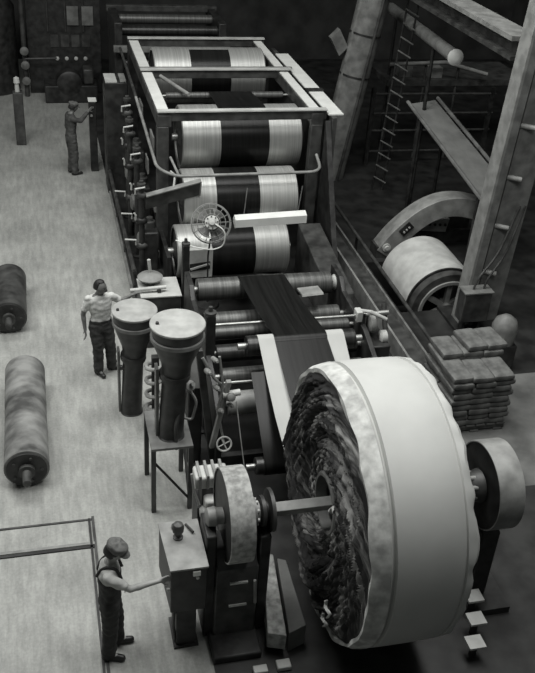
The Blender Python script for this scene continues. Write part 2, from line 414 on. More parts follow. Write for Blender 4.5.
# the white tubular lamp
t = thing('tube_lamp', (4.15, 15.2, 1.1), 'white tubular lamp fitting hung across the lowest drum', 'lamp')
c = Vector((3.92, 14.45, 1.60)); d = Vector((1, 0.0, 0.03)).normalized(); u = Vector((0, -0.35, 0.94)).normalized(); n_ = d.cross(u)
m = MB(); m.prism([(-0.12, -0.02), (0.12, -0.02), (0.07, 0.12), (-0.07, 0.12)], 'x', -0.66, 0.66)
m.v = [tuple(c + d * a + n_ * b * -1 + u * e) for a, b, e in m.v]; m.build('reflector', 'white', t)
cyl(c + d * -0.62 - u * 0.03, c + d * 0.62 - u * 0.03, 0.035, n=14).build('tube', 'glass', t)
for k in (-0.66, 0.64):
    m = MB(); m.obox(c + d * (k + 0.01), d * 0.012, n_ * 0.09, u * 0.06).build('end_cap', 'light', t)
tube([c + d * 0.5 + u * 0.06, (4.65, 15.0, 2.0)], 0.012, 8).build('hanger', 'iron2', t)
tube([c - d * 0.5 + u * 0.06, (3.6, 15.0, 2.0)], 0.012, 8).build('hanger', 'iron2', t)

# electric fan
def fan():
    c = Vector((2.78, 14.15, 1.72)); t = thing('electric_fan', (c.x, c.y, 0), 'round caged electric fan on a stand in front of the drums', 'fan')
    a = Vector((-0.1, -0.86, 0.5)).normalized()          # faces the camera side
    u = a.orthogonal().normalized(); v = a.cross(u)
    R = 0.345
    def circ(r, off, n=48): return [c + a * off + (u * math.cos(2 * PI * i / n) + v * math.sin(2 * PI * i / n)) * r for i in range(n + 1)]
    g = MB()
    for r, off in ((R, 0.0), (R * 0.93, 0.07), (R * 0.72, 0.095), (R * 0.45, 0.1), (R, -0.05)): g.tube(circ(r, off), 0.007 if r < R else 0.013, 6)
    for k in range(16):
        t_ = 2 * PI * k / 16; e = u * math.cos(t_) + v * math.sin(t_)
        g.tube([c + e * R, c + e * R * 0.93 + a * 0.07, c + e * 0.1 + a * 0.105], 0.005, 5)
        g.tube([c + e * R, c + e * R - a * 0.05, c + e * 0.1 - a * 0.1], 0.005, 5)
    g.build('cage', 'mid', t)
    for k in range(4):
        b = MB(); t0 = 2 * PI * k / 4; vs = []
        for i in range(6):
            for j in range(5):
                rr = 0.06 + 0.2 * j / 4; th = t0 + (i / 5 - 0.5) * (0.75 + 0.35 * j / 4)
                vs.append(c + (u * math.cos(th) + v * math.sin(th)) * rr + a * ((i / 5 - 0.5) * 0.08))
        fs = [(i * 5 + j, i * 5 + j + 1, (i + 1) * 5 + j + 1, (i + 1) * 5 + j) for i in range(5) for j in range(4)]
        o = b.add(vs, fs).build('blade', 'grey', t); s = o.modifiers.new('thick', 'SOLIDIFY'); s.thickness = 0.004
    MB().lathe(c - a * 0.06, a, [(0, 0.03), (0.05, 0.04), (0.1, 0.06), (0.17, 0.11), (0.2, 0.125), (0.27, 0.12), (0.28, 0.075), (0.3, 0.07), (0.33, 0.05), (0.34, 0.0)], 28).build('motor', 'light', t)
    for k in range(8):
        th = 2 * PI * k / 8; e = u * math.cos(th) + v * math.sin(th)
        MB().lathe(c + e * 0.098 + a * 0.21, a, [(0, 0.014), (0.02, 0.014)], 8).build('bolt', 'iron2', t)
    tube([c - a * 0.06 - Vector((0, 0, 0.3)), (c.x, c.y + 0.2, 1.0), (c.x, c.y + 0.12, 0.05)], 0.016).build('pole', 'iron', t)
    MB().lathe((c.x, c.y + 0.12, 0), (0, 0, 1), [(0, 0.22), (0.04, 0.2), (0.07, 0.04)], 28).build('base', 'iron', t)
    tube(fillet([c + a * 0.25, c + Vector((0.2, -0.32, 0.0)), c + Vector((0.18, -0.3, -0.3)), c + Vector((0.0, -0.2, -0.42)), c + Vector((-0.3, -0.1, -0.40)), (2.2, 14.4, 1.3)], 0.15), 0.012, 8).build('cable', 'white', t)
fan()
# pale box with a dark slot beneath the fan
t = thing('slotted_box', (2.72, 14.72, 0), 'pale box with a dark slot standing below the fan', 'box')
box(2.40, 2.92, 14.58, 14.7, 0.42, 1.0).build('body', 'light', t, bevel=0.01)
MB().obox((2.68, 14.575, 0.66), (0.19, 0, 0.02), (0, 0.01, 0), (0, 0, 0.075)).build('slot', 'iron', t)
MB().obox((2.68, 14.56, 0.66), (0.18, 0, 0.05), (0, 0.01, 0), (-0.006, 0, 0.018)).build('bar', 'light', t)
box(2.5, 2.56, 14.6, 14.66, 0, 0.42).build('leg', 'iron', t); box(2.8, 2.86, 14.6, 14.66, 0, 0.42).build('leg', 'iron', t)

# bell-shaped lamp + pale topped box
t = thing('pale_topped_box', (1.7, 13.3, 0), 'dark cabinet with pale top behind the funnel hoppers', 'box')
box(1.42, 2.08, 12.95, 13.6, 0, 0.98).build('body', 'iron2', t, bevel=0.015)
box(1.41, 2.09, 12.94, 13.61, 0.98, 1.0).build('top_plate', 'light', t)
t = thing('round_lamp', (1.66, 13.6, 1.0), 'round dished lamp with a rod standing on the pale topped box', 'lamp')
MB().lathe((1.62, 13.42, 1.0), (0, 0, 1), [(0, 0.08), (0.06, 0.08), (0.08, 0.1), (0.1, 0.2), (0.13, 0.215), (0.16, 0.18), (0.21, 0.06), (0.23, 0.0)], 36).build('shade', 'mid', t)
tube([(1.62, 13.42, 1.2), (1.6, 13.42, 1.45)], 0.03).build('rod', 'light', t)
tube([(1.25, 13.1, 1.06), (1.85, 13.12, 1.08)], 0.035).build('arm', 'light', t)
box(1.3, 1.34, 13.06, 13.14, 1.0, 1.06).build('foot', 'iron', t); box(1.7, 1.76, 13.06, 13.16, 1.0, 1.06).build('foot', 'iron', t)

# dark vertical posts in front of drum stand
def iron_post(x, y, hgt, r, label):
    t = thing('iron_post', (x, y, 0), label, 'post', 'dark iron posts by the roller unit')
    box(x - r, x + r, y - r, y + r, 0, hgt).build('shaft', 'iron', t, bevel=0.01)
    MB().lathe((x, y, hgt), (0, 0, 1), [(0, r * 1.2), (0.04, r * 1.2), (0.05, r * 0.5), (0.12, r * 0.4)], 16).build('cap', 'iron2', t)
    MB().box(x - r * 2, x + r * 2, y - r * 2, y + r * 2, 0, 0.03).build('base_plate', 'iron', t)
iron_post(2.2, 13.3, 1.75, 0.06, 'dark iron post left of the pale slotted box')
iron_post(2.12, 10.62, 2.0, 0.07, 'dark iron post at the right edge of the nearer funnel lid')

# ------------------------------------------------------------------ roller unit in the middle
t = thing('roller_unit_frame', (3.3, 11.2, 0), 'dark side frames holding the stacked rollers in the middle', 'machine frame')
prof = [(9.6, 0), (9.6, 0.9), (10.1, 1.2), (10.8, 1.45), (11.9, 1.5), (12.1, 1.66), (12.55, 1.66), (12.55, 0)]
MB().prism(prof, 'x', 2.06, 2.14).build('side_frame', 'iron', t, bevel=0.01)
MB().prism(prof, 'x', 4.5, 4.58).build('side_frame', 'iron', t, bevel=0.01)
box(2.14, 4.5, 12.42, 12.52, 0.1, 0.4).build('tie_bar', 'iron', t)
box(2.14, 4.5, 9.62, 9.72, 0.05, 0.25).build('tie_bar', 'iron', t)
tube([(2.0, 11.0, 1.58), (4.8, 11.0, 1.58)], 0.024).build('front_rail', 'steel', t)
for x in (2.1, 4.54): box(x - 0.03, x + 0.03, 10.95, 11.05, 1.45, 1.62).build('bracket', 'iron2', t)
G = 'rollers of the middle unit'
idler('roller', 12.3, 1.45, 0.18, 2.22, 4.42, 'roll', 'dark upper roller the belt crosses first in front of the drums', G)
idler('roller', 11.75, 1.18, 0.15, 2.24, 4.42, 'roll', 'second roller from the top, just under the uppermost one', G)
idler('roller', 11.25, 1.28, 0.10, 2.26, 4.42, 'roll', 'thin roller right behind the steel rail', G)
idler('roller', 10.85, 1.18, 0.13, 2.26, 4.42, 'darkroll', 'black roller under the bright steel rail', G)
idler('roller', 10.48, 1.02, 0.125, 2.26, 4.42, 'roll', 'dull grey roller between the black roller and the thin bar', G)
idler('roller', 10.03, 0.87, 0.17, 2.28, 4.42, 'mid', 'pale grey lowest roller of the middle unit', G)
idler('roller', 10.22, 1.09, 0.02, 2.24, 4.42, 'steel', 'thin bright bar just above the pale lowest roller', G)
idler('roller', 10.4, 1.57, 0.145, 2.6, 4.2, 'darkroll', 'front roller over which the white liner turns down', G)
idler('roller', 8.95, 0.60, 0.12, 2.46, 4.0, 'darkroll', 'low roller at the bottom of the dark hanging apron', G)
# apron and liner
m = MB(); p = [(10.25, 1.55, 2.42, 3.9)]
p += [(10.25 + (9.12 - 10.25) * i / 6, 1.55 + (0.62 - 1.55) * i / 6 - 0.05 * math.sin(PI * i / 6), 2.42, 3.9) for i in range(1, 6)]
p = [(10.22, 1.56, 2.44, 3.9), (9.8, 1.25, 2.43, 3.9), (9.4, 0.92, 2.43, 3.9)] 
p = p[:0] + [(9.9, 1.46, 2.57, 3.9), (9.4, 1.10, 2.57, 3.9)] + [(y, z, 2.57, 3.9) for y, z in arc(8.95, 0.60, 0.135, 130, 300, 14)]
tag(m.ribbon(p, 0.01).build('hanging_apron', 'rubber'), 'dark shiny apron sheet hanging left of the white liner strip', 'apron')
m = MB(); p = [(y, z, 2.76, 4.02) for y, z in arc(10.4, 1.57, 0.148, 20, 125, 12)] + [(9.8, 1.45, 2.76, 4.0), (9.2, 1.2, 2.76, 3.98), (8.62, 0.98, 2.78, 3.95), (8.3, 0.75, 2.8, 3.95)]
tag(m.ribbon(p, 0.006).build('liner_sheet', 'cloth'), 'white liner cloth coming off the front roller down to the reel', 'liner cloth')
m = MB(); m.obox((3.92, 11.75, 1.62), (0.17, 0, 0.01), (0, -0.15, 0.02), (0, 0.01, 0.012))
pl = m.build('tilted_plate', 'mid'); tag(pl, 'small grey tilted plate beside the belt on its right', 'plate')
# take-up gear on the right end of the unit
t = thing('take_up_gear', (4.75, 10.9, 0), 'cluster of greasy take-up gear at the right end of the roller unit', 'gear cluster')
box(4.62, 4.9, 10.6, 11.2, 0, 1.25).build('pedestal', 'iron', t, bevel=0.02)
cyl((4.4, 11.0, 1.58), (4.95, 11.0, 1.6), 0.04).build('spindle', 'steel', t)
MB().lathe((4.62, 10.95, 1.45), (1, 0, 0), [(0, 0.1), (0.02, 0.14), (0.1, 0.14), (0.12, 0.1)], 20).build('gear', 'mid', t)
MB().lathe((4.78, 10.8, 1.3), (1, 0, 0), [(0, 0.07), (0.02, 0.1), (0.1, 0.1), (0.12, 0.05)], 16).build('gear', 'light', t)
tube([(4.5, 11.0, 1.66), (4.6, 10.85, 1.72), (4.85, 10.8, 1.6)], 0.03).build('link', 'light', t)
tube([(4.9, 11.1, 1.7), (4.9, 10.9, 1.35)], 0.04).build('link', 'iron2', t)
box(4.42, 4.52, 10.92, 11.08, 1.5, 1.68).build('block', 'light', t, bevel=0.015)
MB().lathe((4.45, 12.3, 1.45), (1, 0, 0), [(0, 0.09), (0.05, 0.13), (0.14, 0.13), (0.16, 0.07)], 20).build('end_bearing', 'light', t)
# linkage on the left end
t = thing('lever_linkage', (2.0, 9.8, 0), 'greasy lever linkage with rods and hand wheel beside the nearer hopper', 'linkage')
MB().obox((1.93, 9.75, 1.05), (0.05, 0, 0), (0, 0.04, 0), (-0.12, 0, 0.95)).build('upright', 'iron2', t, bevel=0.01)
MB().obox((2.1, 9.62, 1.0), (0.035, 0, 0), (0, 0.04, 0), (0.1, 0, 0.55)).build('arm', 'mid', t, bevel=0.01)
tube([(1.85, 9.7, 1.9), (2.0, 9.65, 1.6), (2.25, 9.6, 1.32)], 0.022).build('rod', 'mid', t)
tube([(2.06, 9.62, 1.95), (2.12, 9.6, 1.5), (2.06, 9.6, 1.1), (2.15, 9.58, 0.6)], 0.018).build('rod', 'mid', t)
cyl((2.12, 9.6, 1.34), (2.36, 9.62, 1.35), 0.045).build('cylinder', 'light', t)
MB().lathe((2.2, 9.6, 1.3), (0.3, -0.8, 0.5), [(0, 0.03), (0.02, 0.06), (0.1, 0.06), (0.12, 0.03)], 16).build('joint', 'grey', t)
for (x, z, r) in ((1.9, 1.72, 0.04), (2.02, 1.45, 0.035), (2.08, 1.08, 0.04), (1.98, 1.9, 0.035), (2.22, 1.15, 0.03)):
    MB().lathe((x, 9.66, z), (0.2, -1, 0.3), [(0, r), (0.12, r), (0.13, r * 0.5), (0.17, r * 0.5)], 12).build('pivot_bolt', 'mid', t)
hw = MB(); c = Vector((2.15, 9.5, 0.58)); u, v = Vector((1, 0, 0)), Vector((0, 0.4, 0.9)).normalized()
hw.tube([c + (u * math.cos(2 * PI * i / 24) + v * math.sin(2 * PI * i / 24)) * 0.1 for i in range(25)], 0.014, 6)
for k in range(4):
    e = u * math.cos(PI * k / 2 + .4) + v * math.sin(PI * k / 2 + .4); hw.tube([c, c + e * 0.1], 0.01, 5)
hw.build('hand_wheel', 'light', t)
cyl((2.15, 9.5, 0.58), (2.13, 9.64, 0.7), 0.015, n=8).build('spindle', 'mid', t)
tube([(2.3, 9.55, 1.25), (2.38, 9.0, 0.2)], 0.008, 6).build('cable', 'mid', t)
t = thing('control_box', (1.75, 9.75, 0), 'dark upright box with pipe and tap right of the nearer hopper', 'box')
box(1.70, 1.9, 9.86, 10.2, 0, 1.3).build('body', 'iron', t, bevel=0.02)
MB().prism([(9.86, 1.3), (10.2, 1.3), (10.2, 1.75), (10.1, 1.75)], 'x', 1.72, 1.88).build('hood', 'grey', t)
tube(fillet([(1.42, 9.05, 0.95), (1.40, 9.02, 1.35), (1.55, 9.2, 1.75), (1.72, 9.6, 1.6), (1.76, 9.88, 1.2)], 0.1), 0.028).build('pipe', 'iron2', t)
MB().lathe((1.60, 9.33, 1.72), (0.3, -0.6, 0.6), [(0, 0.04), (0.02, 0.07), (0.08, 0.07), (0.1, 0.03), (0.16, 0.03)], 14).build('tap', 'mid', t)
tube(fillet([(1.6, 9.35, 1.7), (1.72, 9.3, 1.5), (1.66, 9.3, 1.2), (1.55, 9.3, 1.25)], 0.08), 0.018).build('hose', 'mid', t)

# ------------------------------------------------------------------ funnel hoppers
def hopper(label):
    t = thing('funnel_hopper', (0, 0, 0), label, 'hopper', 'funnel hoppers')
    dx = 0.07
    MB().lathe((dx, 0, 1.745), (0, 0, 1), [(0, 0.30), (0.0, 0.325), (0.012, 0.33), (0.03, 0.33), (0.038, 0.322)], 56).build('lid', 'lid', t)
    MB().lathe((dx, 0, 1.60), (0, 0, 1), [(0, 0.30), (0.15, 0.315)], 56).build('collar', 'duct', t)
    MB().lathe((dx, 0, 1.55), (0, 0, 1), [(0, 0.318), (0.0, 0.325), (0.05, 0.325), (0.055, 0.315)], 56).build('band', 'grey', t)
    MB().lathe((dx * .9, 0, 1.22), (0.02, 0, 1), [(-0.3, 0.165), (-0.05, 0.185), (0, 0.2), (0.33, 0.315)], 56).build('funnel', 'duct', t)
    m = MB(); vs = []; n = 40; secs = [(0, 0.17, 0.19), (0.02, 0.155, 0.17), (0.9, 0.15, 0.165), (0.97, 0.19, 0.19), (1.02, 0.185, 0.185)]
    for z, rx, ry in secs:
        for i in range(n):
            a = 2 * PI * i / n; vs.append((dx * z / 1.7 + rx * math.copysign(abs(math.cos(a)) ** 0.8, math.cos(a)), ry * math.copysign(abs(math.sin(a)) ** 0.8, math.sin(a)), z))
    fs = [(k * n + i, k * n + (i + 1) % n, (k + 1) * n + (i + 1) % n, (k + 1) * n + i) for k in range(len(secs) - 1) for i in range(n)]
    fs += [tuple(range(n))[::-1], tuple(range((len(secs) - 1) * n, len(secs) * n))]
    m.add(vs, fs).build('trunk', 'duct', t)
    box(-0.19, -0.155, -0.03, 0.12, 0.0, 1.1).build('side_rib', 'grey', t)
    MB().lathe((dx - 0.24, 0.0, 1.78), (0, 0, 1), [(0, 0.022), (0.03, 0.02), (0.035, 0.0)], 12).build('lid_plug', 'iron', t)
    return t
h1 = hopper('funnel hopper with flat round lid standing on the floor beside the bareheaded man')
h1.location = (1.06, 11.25, 0)
h2 = copy_tree(h1); h2['label'] = 'funnel hopper with flat round lid standing on the iron table, nearer the camera'
h2.location = (1.37, 9.22, 1.08); h2.scale = (1.03, 1.03, 0.94)
# ribbed flexible hose between them
t = thing('coiled_hose', (1.36, 10.72, 0), 'coil of ribbed hose on the floor between the two hoppers', 'hose')
pts = []
for i in range(120):
    a = i / 120 * 5 * 2 * PI; pts.append((1.36 + 0.13 * math.cos(a), 10.72 + 0.17 * math.sin(a), 0.05 + i / 120 * 1.2))
tube(pts, 0.03, 8).build('coil', 'mid', t)
box(1.31, 1.41, 10.67, 10.77, 0, 1.3).build('stand', 'iron', t)
# iron table
t = thing('iron_table', (1.42, 9.3, 0), 'iron work table carrying the nearer funnel hopper', 'table')
box(1.08, 1.62, 8.92, 9.75, 1.04, 1.08).build('table_top', 'grey', t, bevel=0.005)
for x in (1.11, 1.59):
    for y in (8.95, 9.72):
        box(x - 0.03, x + 0.03, y - 0.03, y + 0.03, 0, 1.04).build('leg', 'iron2', t)
tube([(1.59, 8.95, 0.1), (1.59, 9.72, 0.95)], 0.02).build('brace', 'iron2', t)
tube([(1.11, 8.95, 0.85), (1.59, 8.95, 0.15)], 0.018).build('brace', 'iron', t)

# ------------------------------------------------------------------ the big reel
RY, RZ = 7.0, 1.66
def reel():
    t = thing('liner_reel', (3.43, RY, RZ - 1.56), 'huge reel wound with white liner cloth, dark frayed layers on its face', 'reel')
    n = 160; m = MB()
    prof = [(2.80, 1.40), (2.745, 1.455), (2.74, 1.50), (2.79, 1.53), (2.88, 1.548), (2.93, 1.553), (2.955, 1.51), (2.975, 1.505), (2.99, 1.552), (3.08, 1.556), (3.4, 1.558), (3.66, 1.553), (3.70, 1.53), (3.71, 1.525), (3.72, 1.55), (3.78, 1.54), (3.82, 1.50), (3.80, 1.3)]
    vs = []
    for k, (x, r) in enumerate(prof):
        for i in range(n):
            a = 2 * PI * i / n
            dxx = 0.0; dr = 0.0
            if k <= 4:
                f = (5 - k) / 5; dxx = 0.05 * f * noise.noise(Vector((math.cos(a) * 5, math.sin(a) * 5, k * .35))); dr = 0.035 * f * noise.noise(Vector((math.cos(a) * 6, math.sin(a) * 6, 9 + k * .2)))
            if k >= len(prof) - 3:
                dxx = 0.06 * noise.noise(Vector((math.cos(a) * 7, math.sin(a) * 7, 3.0))); dr = 0.025 * noise.noise(Vector((math.cos(a) * 9, math.sin(a) * 9, 6.0)))
            vs.append((x + dxx, RY + (r + dr) * math.cos(a), RZ + (r + dr) * math.sin(a)))
    def faces(k0, k1):
        return [(k * n + i, k * n + (i + 1) % n, (k + 1) * n + (i + 1) % n, (k + 1) * n + i) for k in range(k0, k1) for i in range(n)]
    MB().add(vs, faces(5, len(prof) - 1)).build('wound_liner', 'cloth', t)
    MB().add(vs, faces(0, 5)).build('creased_edge', 'cloth2', t)
    # frayed layers: a crumpled ring of folds swept round the face
    def layers(name, r0, r1, nr, mt, seed, amp, base):
        N = 300; fold = []; vs = []
        for k in range(nr + 1):
            r = r0 + (r1 - r0) * k / nr
            edge = min(1.0, 6 * k / nr, 6 * (nr - k) / nr)
            for i in range(N):
                a = 2 * PI * i / N; sw = a - 1.9 * r                   # folds sweep outwards
                c, s_ = math.cos(sw), math.sin(sw)
                w1 = noise.noise(Vector((c * 3.2 + seed, s_ * 3.2, r * 1.5)))
                w2 = 1 - 2 * abs(noise.noise(Vector((c * 8, s_ * 8 + seed, r * 2.2))))
                w3 = 1 - 2 * abs(noise.noise(Vector((c * 17 + seed, s_ * 17, r * 3.0))))
                lay = math.sin(r * 95 + 5 * noise.noise(Vector((math.cos(a) * 3, math.sin(a) * 3, seed + r))))
                x = base - amp * edge * (0.25 + 0.9 * w1 + 0.45 * w2 + 0.3 * w3) - 0.012 * lay * edge
                rr = r + 0.03 * noise.noise(Vector((math.cos(a) * 4, math.sin(a) * 4, r * 3 + seed)))
                vs.append((x, RY + rr * math.cos(a), RZ + rr * math.sin(a)))
                fold.append((c * 1.0, s_ * 1.0, r * 0.45))
        fs = [(k * N + i, k * N + (i + 1) % N, (k + 1) * N + (i + 1) % N, (k + 1) * N + i) for k in range(nr) for i in range(N)]
        o = MB().add(vs, fs).build(name, mt, t)
        at_ = o.data.attributes.new('fold', 'FLOAT_VECTOR', 'POINT')
        for i, v in enumerate(fold): at_.data[i].vector = v
        so = o.modifiers.new('thick', 'SOLIDIFY'); so.thickness = 0.02; so.offset = 0
        return o
    layers('frayed_layers', 0.34, 0.62, 22, 'fray2', 4.0, 0.05, 2.80)
    layers('frayed_layers', 0.60, 1.46, 80, 'fray', 1.0, 0.11, 2.77)
    MB().lathe((2.9, RY, RZ), (1, 0, 0), [(0, 1.38), (0.85, 1.38)], 64).build('core_disc', 'iron', t)
    MB().lathe((2.74, RY, RZ), (1, 0, 0), [(0.16, 0.36), (0.02, 0.36), (0.0, 0.34), (0.0, 0.31), (0.12, 0.30)], 48, cap=False).build('core_ring', 'grey', t)
    # torn light strips on the lower left of the face
    for (a, r0, r1) in ((-2.35, 1.02, 1.2), (-2.2, 1.18, 1.32), (2.5, 0.6, 0.75)):
        s = MB(); vs = []
        for i in range(6):
            r = r0 + (r1 - r0) * i / 5; aa = a + 0.05 * math.sin(i * 1.3)
            for da, xo in ((-0.035, 2.76), (0.0, 2.735), (0.035, 2.76)):
                vs.append((xo - 0.13 + 0.01 * math.sin(i * 2), RY + r * math.cos(aa + da), RZ + r * math.sin(aa + da)))
        o = s.add(vs, [(3 * i + j, 3 * i + j + 1, 3 * i + j + 4, 3 * i + j + 3) for i in range(5) for j in range(2)]).build('torn_strip', 'cloth2', t)
        so = o.modifiers.new('thick', 'SOLIDIFY'); so.thickness = 0.012
    s2 = 0.055
    MB().obox((2.52, RY, RZ), (0.40, 0, 0), (0, s2, s2 * 0.4), (0, -s2 * 0.4, s2)).build('square_shaft', 'mid', t, bevel=0.008)
    cyl((3.75, RY, RZ), (4.44, RY, RZ), 0.07).build('stub_shaft', 'steel', t)
reel()
def hub_side(name, xface, xback, label, cat, left):
    s = 1 if xback > xface else -1
    t = thing(name, ((xface + xback) / 2, RY, 0), label, cat, 'reel brake drums')
    w_ = abs(xback - xface)
    dr = MB().lathe((xface, RY, RZ), (s, 0, 0), [(0, 0.50), (0.0, 0.515), (0.012, 0.52), (w_, 0.52), (w_, 0.48)], 72, cap=False).build('brake_rim', 'plank' if left else 'mid', t)
    MB().lathe((xface + s * 0.015, RY, RZ), (s, 0, 0), [(0, 0.51), (w_ - 0.03, 0.51)], 72).build('brake_disc', 'iron', t)
    return t
t = hub_side('brake_drum', 1.60, 1.86, 'big drum wheel with pale rim left of the reel, on its pedestal', 'brake drum', True)
MB().lathe((1.42, RY, RZ), (1, 0, 0), [(0, 0.07), (0.02, 0.10), (0.1, 0.11), (0.13, 0.09), (0.19, 0.09)], 28).build('hub', 'mid', t)
MB().lathe((1.86, RY, RZ), (1, 0, 0), [(0, 0.16), (0.1, 0.16), (0.1, 0.12), (0.14, 0.12)], 28).build('hub', 'mid', t)
for k in range(8):
    a = 2 * PI * k / 8; MB().lathe((1.955, RY + 0.13 * math.cos(a), RZ + 0.13 * math.sin(a)), (1, 0, 0), [(0, 0.02), (0.03, 0.02)], 8).build('bolt', 'light', t)
MB().lathe((2.0, RY, RZ), (1, 0, 0), [(0, 0.1), (0.02, 0.17), (0.06, 0.17), (0.08, 0.1), (0.1, 0.1), (0.11, 0.24), (0.15, 0.24), (0.16, 0.1)], 36).build('coupling', 'iron2', t)
box(1.5, 1.98, 6.72, 7.28, 0.0, 1.12).build('pedestal', 'iron2', t, bevel=0.02)
box(1.40, 1.52, 6.8, 7.2, 0.0, 1.55).build('bearing_post', 'iron', t, bevel=0.02)
box(1.99, 2.12, 6.8, 7.2, 0.0, 1.46).build('bearing_post', 'iron', t, bevel=0.02)
box(1.45, 2.0, 6.4, 7.6, 0.0, 0.1).build('base', 'iron', t, bevel=0.02)
for z in (0.9, 0.55): box(1.66, 1.86, 6.70, 6.72, z, z + 0.025).build('grip', 'light', t)
tube([(1.93, 6.68, 0.95), (1.95, 6.68, 0.6)], 0.018).build('grip', 'mid', t)
MB().prism([(6.72, 1.12), (7.28, 1.12), (7.15, 1.3), (6.85, 1.3)], 'x', 1.52, 1.96).build('saddle', 'iron', t)
t = hub_side('brake_drum', 4.60, 4.90, 'big drum wheel with bolted hub to the right of the reel', 'brake drum', False)
MB().lathe((4.44, RY, RZ), (1, 0, 0), [(0, 0.12), (0.05, 0.17), (0.16, 0.2)], 28).build('hub', 'iron2', t)
for k in range(8):
    a = 2 * PI * k / 8 + .2; MB().lathe((4.46, RY + 0.15 * math.cos(a), RZ + 0.15 * math.sin(a)), (-1, 0, 0), [(-0.05, 0.03), (0.01, 0.03), (0.02, 0.02)], 10).build('bolt', 'mid', t)
box(4.65, 4.88, 6.75, 7.25, 0, 1.12).build('pedestal', 'iron', t, bevel=0.02)
box(4.55, 5.1, 6.5, 7.5, 0, 0.1).build('base', 'iron', t)
MB().prism([(6.75, 1.12), (7.25, 1.12), (7.1, 1.3), (6.9, 1.3)], 'x', 4.66, 4.86).build('saddle', 'iron', t)
t = thing('access_steps', (4.5, 6.2, 0), 'short run of pale treads between the reel and the right drum wheel', 'steps')
for k, (x, y) in enumerate(((4.62, 6.58), (4.52, 6.28), (4.38, 5.99))):
    box(x - 0.1, x + 0.1, y - 0.09, y + 0.09, 0.27 - 0.03 * k, 0.30 - 0.03 * k).build('tread', 'light', t)
for k, (x, y) in enumerate(((4.62, 6.58), (4.52, 6.28), (4.38, 5.99))):
    box(x - 0.03, x + 0.03, y - 0.03, y + 0.03, 0, 0.27 - 0.03 * k).build('support', 'iron', t)
# planks beneath the shaft
tag(MB().prism([(2.06, 6.45), (2.26, 6.38), (2.40, 7.6), (2.28, 7.66)], 'z', 0.10, 0.34).build('timber_beam', 'plank', bevel=0.01), 'pale dusty timber lying on the dark floor beside the reel', 'timber')
tag(MB().prism([(2.30, 6.42), (2.52, 6.5), (2.54, 7.5), (2.44, 7.55)], 'z', 0.0, 0.32).build('timber_plank', 'greyfloor', bevel=0.01), 'speckled grey timber between the pale timber and the reel', 'timber')
tag(box(2.04, 2.46, 6.6, 7.4, 0.0, 0.1).build('timber_packing', 'iron') if False else box(2.12, 2.28, 6.6, 7.4, 0.0, 0.1).build('timber_packing', 'wood'), 'dark packing piece under the pale dusty timber', 'timber')
tag(box(1.86, 2.02, 6.17, 6.27, 0.0, 0.06).build('white_block', 'light', bevel=0.01), 'small white block on the floor at the lower end of the picture', 'block')
tag(MB().obox((2.0, 6.95 - 0.75, 0.14), (0.07, 0, 0), (0, 0.05, 0), (0, 0, 0.0)).v and box(2.13, 2.29, 6.18, 6.3, 0.0, 0.06).build('white_block', 'light', bevel=0.01), 'small white block at the foot of the pale timber', 'block')

# small motor with gearbox behind the brake drum
t = thing('geared_motor', (1.62, 7.95, 0), 'small pale geared motor on a bracket behind the left drum wheel', 'motor')
box(1.48, 1.82, 7.8, 8.15, 0.0, 1.05).build('bracket', 'iron', t, bevel=0.01)
box(1.46, 1.86, 7.85, 8.1, 1.28, 1.46).build('housing', 'light', t, bevel=0.03)
for k in range(4): box(1.5 + 0.09 * k, 1.53 + 0.09 * k, 7.83, 8.12, 1.3, 1.5).build('fin', 'mid', t)
cyl((1.86, 7.97, 1.38), (2.02, 7.97, 1.39), 0.05).build('shaft', 'steel', t)
MB().lathe((1.9, 7.97, 1.385), (1, 0, 0), [(0, 0.09), (0.08, 0.09)], 20).build('coupling', 'mid', t)
box(1.56, 1.76, 7.72, 7.9, 0.95, 1.2).build('gear_case', 'light', t, bevel=0.03)
box(1.54, 1.8, 7.86, 8.1, 1.05, 1.28).build('mount', 'iron2', t)
MB().lathe((1.5, 7.75, 1.02), (1, 0, 0), [(0, 0.05), (0.03, 0.08), (0.1, 0.08)], 16).build('end_cover', 'mid', t)
tube([(1.42, 7.9, 1.5), (1.44, 7.85, 1.3), (1.5, 7.8, 1.1)], 0.015, 8).build('cable', 'mid', t)

# ------------------------------------------------------------------ control desk the worker touches
t = thing('control_desk', (1.18, 6.9, 0), 'dark control desk with pale top where the capped worker has his hand', 'control desk')
MB().prism([(0.99, 6.57), (1.375, 6.57), (1.375, 7.26), (0.955, 7.26)], 'z', 0.74, 1.37).build('cabinet', 'iron', t, bevel=0.01)
MB().prism([(0.98, 6.555), (1.385, 6.555), (1.385, 7.275), (0.945, 7.275)], 'z', 1.37, 1.392).build('top_plate', 'mid', t)
box(1.08, 1.30, 6.72, 7.1, 0.0, 0.74).build('post', 'iron', t, bevel=0.01)
box(1.05, 1.33, 6.69, 7.13, 0.0, 0.03).build('base_plate', 'iron', t)
b = MB().lathe((1.13, 7.02, 1.39), (0, 0, 1), [(0, 0.055), (0.02, 0.055), (0.03, 0.03), (0.06, 0.035), (0.1, 0.06), (0.16, 0.065), (0.2, 0.05), (0.225, 0.0)], 24).build('warning_light', 'iron2', t)
MB().lathe((1.12, 7.17, 1.39), (0, 0, 1), [(0, 0.04), (0.04, 0.04), (0.05, 0.02)], 18).build('button', 'iron', t)
tube([(1.24, 7.2, 1.4), (1.3, 7.05, 1.42)], 0.014, 8).build('lever', 'iron', t)
box(1.22, 1.30, 6.545, 6.565, 1.28, 1.34).build('name_plate', 'white', t)
MB().lathe((1.27, 6.57, 1.24), (0, -1, 0), [(0, 0.018), (0.02, 0.018)], 12).build('button', 'light', t)
MB().lathe((0.985, 6.62, 1.05), (-1, 0, 0), [(-0.01, 0.02), (0.03, 0.02)], 12).build('button', 'light', t)
